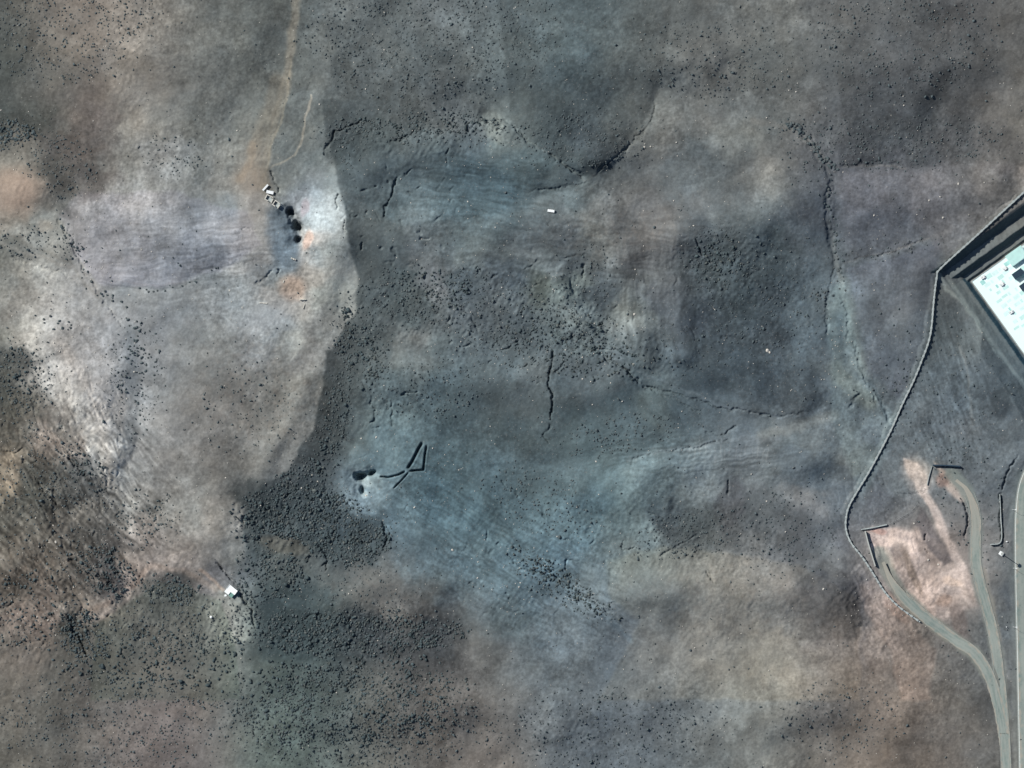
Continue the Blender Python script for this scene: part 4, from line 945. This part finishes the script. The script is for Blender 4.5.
# ------------------------------------------------------------------ mast and lamps
r = thing('floodlight_mast', 'tall mast on a white base casting a long shadow onto the main road', 'mast', wpt(1001, 553.5, 0), math.radians(-34))
B().box((0, 0, .6), (3.0, 2.6, 1.8), 0, 0, 0, .06).out('base', M['white'], r)
B().cyl((0,0,1.5), (0,0,12.2), .30, .2, n=14).out('pole', M['conc'], r)
hd = B().cyl((0,0,11.9), (0,0,12.5), .9, n=16).cyl((0,0,12.5), (0,0,12.6), 1.05, n=16).out('platform', M['conc'], r)
for k in range(6):
    t = k * math.pi / 3
    B().box((1.15 * math.cos(t), 1.15 * math.sin(t), 12.1), (.45, .6, .5), t, 0, .4, .04).out('floodlight', M['white'], r)
B().cyl((0,0,12.6), (0,0,13.6), .04).out('lightning_rod', M['metal'], r)
r = thing('cable_box', 'small white cabinet above the mast base', 'cabinet', wpt(1006.5, 541.5, 0), 0)
B().box((0, 0, .7), (1.0, .7, 1.6), 0, 0, 0, .03).out('body', M['white'], r); B().box((0, -.36, .75), (.85, .03, 1.3)).out('door', M['conc'], r)
lamps = [(1012.2, 509.5, 'street lamp on the left kerb where the main road bends'), (1013.0, 568, 'street lamp on the left kerb of the main road just below the mast'), (1013.2, 627, 'street lamp on the left kerb lowest down the main road'), (1012.6, 452 + 0, 'street lamp above the bend of the main road')]
lamps = lamps[:3]
proto = None
for px, py, lab in lamps:
    loc = wpt(px, py)
    if proto is None:
        proto = thing('street_lamp', lab, 'street lamp', loc, 0, 'street lamps along the main road')
        B().cyl((0,0,-.2), (0,0,.5), .22, n=12).out('foot', M['conc'], proto)
        B().cyl((0,0,.5), (0,0,6.0), .1, .07).out('pole', M['white'], proto)
        B().cyl((0,0,6.0), (1.6,0,6.5), .07, .06).out('arm', M['white'], proto)
        h = B().box((2.1,0,6.5), (1.2,.5,.2), 0, 0, 0, .05).out('lamp_head', M['white'], proto)
        B().box((2.1,0,6.385), (.9,.36,.03)).out('glass', M['lamp'], h)
    else:
        r = proto.copy(); C.objects.link(r); r.location = loc; r['label'] = lab
        for ch in list(proto.children):
            c = ch.copy(); C.objects.link(c); c.parent = r
            for g in ch.children:
                d = g.copy(); C.objects.link(d); d.parent = c
r = thing('marker_post', 'short white marker post left of the lowest street lamp', 'post', wpt(1006.5, 627))
B().cyl((0,0,-.1), (0,0,1.0), .3, .25, n=12).out('post', M['white'], r); B().cyl((0,0,1.0), (0,0,1.1), .32, n=12).out('cap', M['white'], r)

# ------------------------------------------------------------------ rocks
def rock_mesh(seed, sx, sy, sz):
    bm = bmesh.new(); bmesh.ops.create_icosphere(bm, subdivisions=2, radius=1)
    rr = random.Random(seed)
    dirs = [Vector((rr.gauss(0,1), rr.gauss(0,1), rr.gauss(0,1))).normalized() for _ in range(9)]
    for v in bm.verts:
        for d in dirs:
            t = v.co.dot(d)
            if t > .72: v.co -= d * (t - .72) * .9
        v.co += Vector((rr.uniform(-.05,.05), rr.uniform(-.05,.05), rr.uniform(-.05,.05)))
        v.co = Vector((v.co.x * sx, v.co.y * sy, v.co.z * sz + sz * .4))
    me = bpy.data.meshes.new('boulder'); bm.to_mesh(me); bm.free(); return me
def rock(px, py, s, label, m='stone', sy=None, grp='pale boulders scattered over the slopes'):
    me = rock_mesh(int(px * 7 + py), s, sy or s * .75, s * .6); me.materials.append(M[m])
    o = bpy.data.objects.new('boulder', me); C.objects.link(o); o.location = wpt(px, py, -.1); o.rotation_euler = (0, 0, px % 3)
    tag(o, label, 'boulder', grp)
r_ = rock(767.5, 350.5, 1.6, 'largest pale boulder, alone on the smooth dark slope left of the dry stream', 'stone', 1.3)
for px, py, s, lab in [(769.8,352.6,1.0,'smaller boulder touching the largest pale boulder'),
    (376.2,437.3,.95,'bright boulder uphill of the twin black pits'),(361.2,438.6,.7,'dull boulder left of the bright one above the twin pits'),(377.5,451.5,.65,'small boulder between the bright boulder and the twin pits'),
    (366,495.5,1.0,'pale boulder at the lower edge of the lowest small pit'),(414.5,507.5,.9,'pale boulder beside the hook shaped scar below the trenches'),(452.5,550,1.1,'flat slanting boulder on the blue grey scree'),
    (312,475,.6,'left of two tiny white stones by the thicket'),(317.5,481.5,.7,'right of two tiny white stones by the thicket'),(229.5,290.5,.7,'tiny white stone left of the orange earth'),(242.3,307.5,.7,'white stone left of the long low wall stub'),
    (582.3,379,.8,'pale stone right of the dark crack'),(610.5,383,.6,'small stone at the right end of the pale bank by the crack'),(634.3,314.5,1.2,'pale boulder at the head of the bright streak'),(594.5,323.5,.8,'stone left of the bright streak'),
    (644.5,147,.9,'left of two pale stones high on the slope'),(650.5,146.5,.7,'right of two pale stones high on the slope'),(958.3,184,1.0,'pale boulder right of the dry stream, highest of the right hand ones'),(929,200.5,.8,'pale boulder below and left of the highest right hand one'),
    (943,217.5,.9,'pale boulder nearest the long wall above the yard corner'),(874,215.5,.8,'pale boulder just right of the dry stream'),(596,461.5,.7,'small stone on the pale band in the middle'),(519,587,.8,'stone on the lower scree beside the gully'),
    (478,562,.6,'upper of two stones on the blue grey scree'),(477.5,578,.7,'lower of two stones on the blue grey scree'),(938.5,564.5,.8,'white stone on the sandy plot, right one'),(928.3,560,.9,'white stone on the sandy plot, left one'),(914,523.5,.7,'white stone above the sandy plot'),
    (384,385.5,.5,'stone on the dark slope above the bright boulder'),(56,542,1.1,'pale boulder among the brown scrub at left'),(37,617,.7,'pale stone on the reddish slope at bottom left'),(823,589,1.0,'pale boulder on the dark hollow at lower right'),(592.3,384.7+20,.6,'stone alone below the pale bank')]:
    rock(px, py, s, lab)

# ------------------------------------------------------------------ shrubs
def shrub_template(seed, sub=2):
    bm = bmesh.new(); rr = random.Random(seed)
    for k in range(4 if sub == 2 else 2):
        r = bmesh.ops.create_icosphere(bm, subdivisions=1 if sub < 2 else 2, radius=rr.uniform(.45, .7))
        off = Vector((rr.uniform(-.4,.4), rr.uniform(-.4,.4), rr.uniform(.25,.5)))
        for v in r['verts']:
            v.co *= rr.uniform(.72, 1.25); v.co.z *= .85; v.co += off
    me = bpy.data.meshes.new('shrub'); bm.to_mesh(me); bm.free(); return me
T3 = [shrub_template(100 + k) for k in range(6)]
for k, t in enumerate(T3): t.materials.append(M['leaf'] if k % 3 else M['leaf2'])
shr = np.random.RandomState(5)
def along(pts, n, spread):
    c = np.array(pts, float); L = np.hypot(*(c[1:] - c[:-1]).T); cum = np.concatenate([[0], np.cumsum(L)])
    s = shr.rand(n) * cum[-1]
    return np.stack([np.interp(s, cum, c[:, 0]) + shr.randn(n) * spread, np.interp(s, cum, c[:, 1]) + shr.randn(n) * spread], 1)
def disc(cx_, cy_, rx, ry, n):
    a = shr.rand(n) * 6.283; r = np.sqrt(shr.rand(n)); return np.stack([cx_ + rx * r * np.cos(a), cy_ + ry * r * np.sin(a)], 1)
groups = [
 ('shrub in the dark dotted row along the dry stream at the top right', along([(785,121),(798,128),(806,138),(815,150),(828,160),(836,168)], 60, 2.3), .8, 1.5),
 ('shrub strung down the dry stream bed below its bend', along([(836,168),(830,182),(828,200),(836,225),(838,250),(841,275),(843,292)], 46, 2.6), .65, 1.25),
 ('shrub in the patch where the dry stream widens', disc(822,297,12,8,18), .6, 1.1),
 ('shrub in the dense patch at the top left corner', disc(12,132,24,9,34), .8, 1.4),
 ('dark shrub on the bare pale slope in the left middle', np.concatenate([disc(135,380,22,46,34), disc(60,322,18,9,12), disc(140,355,22,10,10)]), .6, 1.2),
 ('shrub in the dotted line curving round the pale mound', along([(58,210),(66,235),(82,255),(90,285),(105,292),(118,300),(132,318),(137,335)], 34, 3.0), .6, 1.2),
 ('shrub in the thin line under the pale mound', along([(140,290),(165,290),(190,284),(225,265)], 14, 1.4), .5, .9),
 ('shrub on the tan slope at the lower left', disc(140,518,24,20,30), .6, 1.2),
 ('large lone shrub in the row on the pale slope', np.array([[189,368],[196.5,373],[205.5,377.5],[206,385],[171,400],[165,389.5],[134,404.]]), 1.2, 1.6),
 ('lone shrub on the dark slope', np.array([[658,411],[551,132],[504,140],[615,167],[233,179],[243,199],[483,520],[536,455],[485,430],[457,413],[778,355],[786,392],[747,399],[909,517],[795,524],[640,478],[650,626],[529,626]]), .8, 1.3),
]
pts_used = 0
for lab, pts, s0, s1 in groups:
    for (px, py) in pts:
        if pts_used >= 290: break
        o = bpy.data.objects.new('shrub', T3[shr.randint(6)]); C.objects.link(o); pts_used += 1
        s = shr.uniform(s0, s1); o.location = wpt(px, py, -.1); o.rotation_euler = (0, 0, shr.rand() * 6.28); o.scale = (s, s, s * .9)
        tag(o, lab, 'shrub', 'dark shrubs: ' + lab)

# low scrub that nobody could count: one object of many small leafy clumps
def ico(sub):
    bm = bmesh.new(); bmesh.ops.create_icosphere(bm, subdivisions=sub, radius=1)
    v = np.array([tuple(a.co) for a in bm.verts]); f = np.array([[w.index for w in a.verts] for a in bm.faces]); bm.free(); return v, f
def clump_field(name, pts, s0, s1, m, seed, flat=.8):
    r = np.random.RandomState(seed); v, f = ico(1); n = len(pts)
    v = v[None] * (1 + .38 * r.randn(n, len(v), 1)).clip(.45, 1.7)
    s = r.uniform(s0, s1, n) * (1 + .5 * (r.rand(n) > .9)); a = r.rand(n) * 6.28; st = r.uniform(.75, 1.35, n)
    x = v[..., 0] * st[:, None]; y = v[..., 1] / st[:, None]
    xr = x * np.cos(a)[:, None] - y * np.sin(a)[:, None]; yr = x * np.sin(a)[:, None] + y * np.cos(a)[:, None]
    z = hbase(pts[:, 0], pts[:, 1])
    V = np.stack([xr * s[:, None] + ((pts[:, 0] - 512) * S)[:, None], yr * s[:, None] + ((384 - pts[:, 1]) * S)[:, None], v[..., 2] * s[:, None] * flat + (z + s * .25)[:, None]], -1).reshape(-1, 3)
    F = (f[None] + (np.arange(n) * v.shape[1])[:, None, None]).reshape(-1, 3)
    o = kind(big_mesh(name, V, F, m), 'stuff'); return o
def dens_pts(seed, n, zones, base, wl, thr):
    r = np.random.RandomState(seed)
    p = np.stack([r.uniform(-25, 1049, n), r.uniform(-25, 793, n)], 1)
    x, y = p.T; wx = x + 8 * fbm(x, y, 25, 2, 901); wy = y + 8 * fbm(x, y, 25, 2, 911)
    d = np.full(n, base, float)
    for cx_, cy_, rx, ry, ang, v in zones:
        b = blob(cx_, cy_, rx, ry, ang, .3, wx, wy)
        d = np.where(v < 0, d * (1 + v * b), np.maximum(d, v * b)) if v < 0 else np.maximum(d, v * b)
    cl = sstep(thr - .15, thr + .25, fbm(x, y, wl, 3, 921 + seed))
    d = d * (.25 + .75 * cl)
    keep = r.rand(n) < d
    # nothing grows on roads, in the yard, on the sandy plot or in the pits
    i = np.clip(np.searchsorted(GX, x), 0, nx - 1); j = np.clip(np.searchsorted(GY, y), 0, ny - 1)
    bad = (uo[j, i] < 22) & (vo[j, i] < 6)
    for c, w in ROADS:
        dd = np.min(np.hypot(x[:, None] - c[None, ::3, 0], y[:, None] - c[None, ::3, 1]), 1); bad |= dd < w / 2 + 1.5
    for a, b, q in ((290,212,7),(297,227,7),(298,240,7),(360,477,8),(371,473,6),(362,490,6),(415,460,16),(231,591,7),(270,196,10)): bad |= np.hypot(x - a, y - b) < q
    bad |= inpoly([(866,531),(906,528),(960,560),(976,598),(930,625),(900,585)], x, y) | inpoly([(904,458),(926,470),(975,585),(950,600)], x, y)
    return p[keep & ~bad]
ZD = [(300,520,62,38,0,1.),(345,540,45,28,10,.9),(278,575,28,25,0,.55),(350,632,100,24,0,1.),(440,630,20,14,0,1.),(285,545,26,9,8,-.85),(365,590,60,20,5,.35),
      (300,470,30,14,-30,.8),(335,420,16,60,12,.6),(360,345,26,45,-20,.7),(420,300,55,28,10,.7),(420,128,90,18,0,.75),(345,145,20,25,0,.6),(580,140,60,28,0,.5),(470,280,30,14,0,.7),
      (540,330,80,45,0,.55),(590,300,30,55,0,.4),(716,258,34,32,10,.55),(760,300,60,60,30,.22),(700,345,60,30,0,.15),(620,435,60,18,-10,.45),(540,500,55,30,25,.35),(560,585,60,16,35,.7),(690,535,55,22,-10,.6),
      (20,380,34,40,0,.6),(70,470,60,25,40,.6),(40,485,50,35,0,.4),(105,570,34,22,40,.8),(60,560,60,40,30,.25),(170,590,30,16,0,1.),(190,625,80,28,0,.65),(80,635,30,22,30,1.),(25,610,50,40,0,.35),(250,590,14,40,-15,.6),
      (10,132,40,14,0,.9),(60,165,40,30,20,.55),(175,155,30,22,0,.3),(175,165,10,8,0,.6),(20,240,40,14,10,.5),(70,245,24,12,50,.5),(900,140,110,26,0,.45),(860,166,60,5,0,.5),(885,250,60,8,-12,.3),(815,130,40,16,0,.4),
      (135,380,30,60,0,.35),(140,520,40,30,0,.4),(250,410,50,50,0,.2),(480,130,50,16,0,.45),(430,390,60,30,0,.3),(960,520,40,80,0,.2),(800,160,20,30,0,.25),(780,530,60,40,0,.3),
      (60,20,90,60,0,.5),(430,40,120,60,0,.55),(720,60,80,40,0,.4),(900,40,90,60,0,.35),(350,720,120,50,0,.8),(120,720,120,50,0,.5),(600,730,120,40,0,.35),(840,720,60,40,0,.3),(930,390,70,60,0,.12)]
ZT = [(300,520,60,34,0,1.),(345,540,42,26,10,1.),(278,575,26,24,0,.6),(350,634,100,20,0,1.),(285,545,26,9,8,-.95),(300,480,30,12,-30,.7),(335,420,12,55,12,.45),(360,345,22,42,-20,.5),
      (365,640,16,14,0,-.6),(716,258,26,24,0,.35),(430,290,40,20,0,.4),(580,345,70,30,15,.35),(105,570,30,18,40,.6),(170,588,26,12,0,.9),(82,465,20,14,30,.35),(16,372,22,24,0,.4),(80,636,24,18,30,.8),(10,132,26,10,0,.9),(420,126,90,10,0,.35),(560,580,60,10,35,.6),(25,610,45,36,0,.15),(350,700,110,50,0,.7),(150,660,90,30,0,.5),(250,590,10,40,-15,.5)]
p0 = dens_pts(4, 190000, ZT, 0, 13, -.06)
_h = np.random.RandomState(3).rand(len(p0)) < .68
clump_field('thicket', p0[_h], .35, 1.0, M['thick'], 8, .75)
clump_field('dry_thicket', p0[~_h], .3, .9, M['thick2'], 9, .7)
p1 = dens_pts(1, 105000, ZD, .008, 12, .0)
clump_field('low_scrub', p1, .28, .72, M['leaf'], 3)
p2 = dens_pts(2, 110000, ZD, .025, 9, .0)
clump_field('dry_brush', p2, .25, .55, M['leaf2'], 4)
print('clumps', len(p0), len(p1), len(p2), 'shrubs', pts_used)
# stony rubble in the rocky parts, paler than the soil
ZR = [(50,520,90,110,0,.35),(540,330,110,60,0,.25),(300,520,70,60,0,.15),(540,560,90,60,0,.3),(900,590,60,50,0,.4),(90,240,70,60,0,.35),(80,380,60,60,0,.4),(450,200,100,80,0,.15),(840,360,20,40,0,.6),(410,480,60,50,0,.3)]
p3 = dens_pts(3, 60000, ZR, .07, 16, .1)
clump_field('rubble', p3, .14, .38, M['stone'], 6, .6)
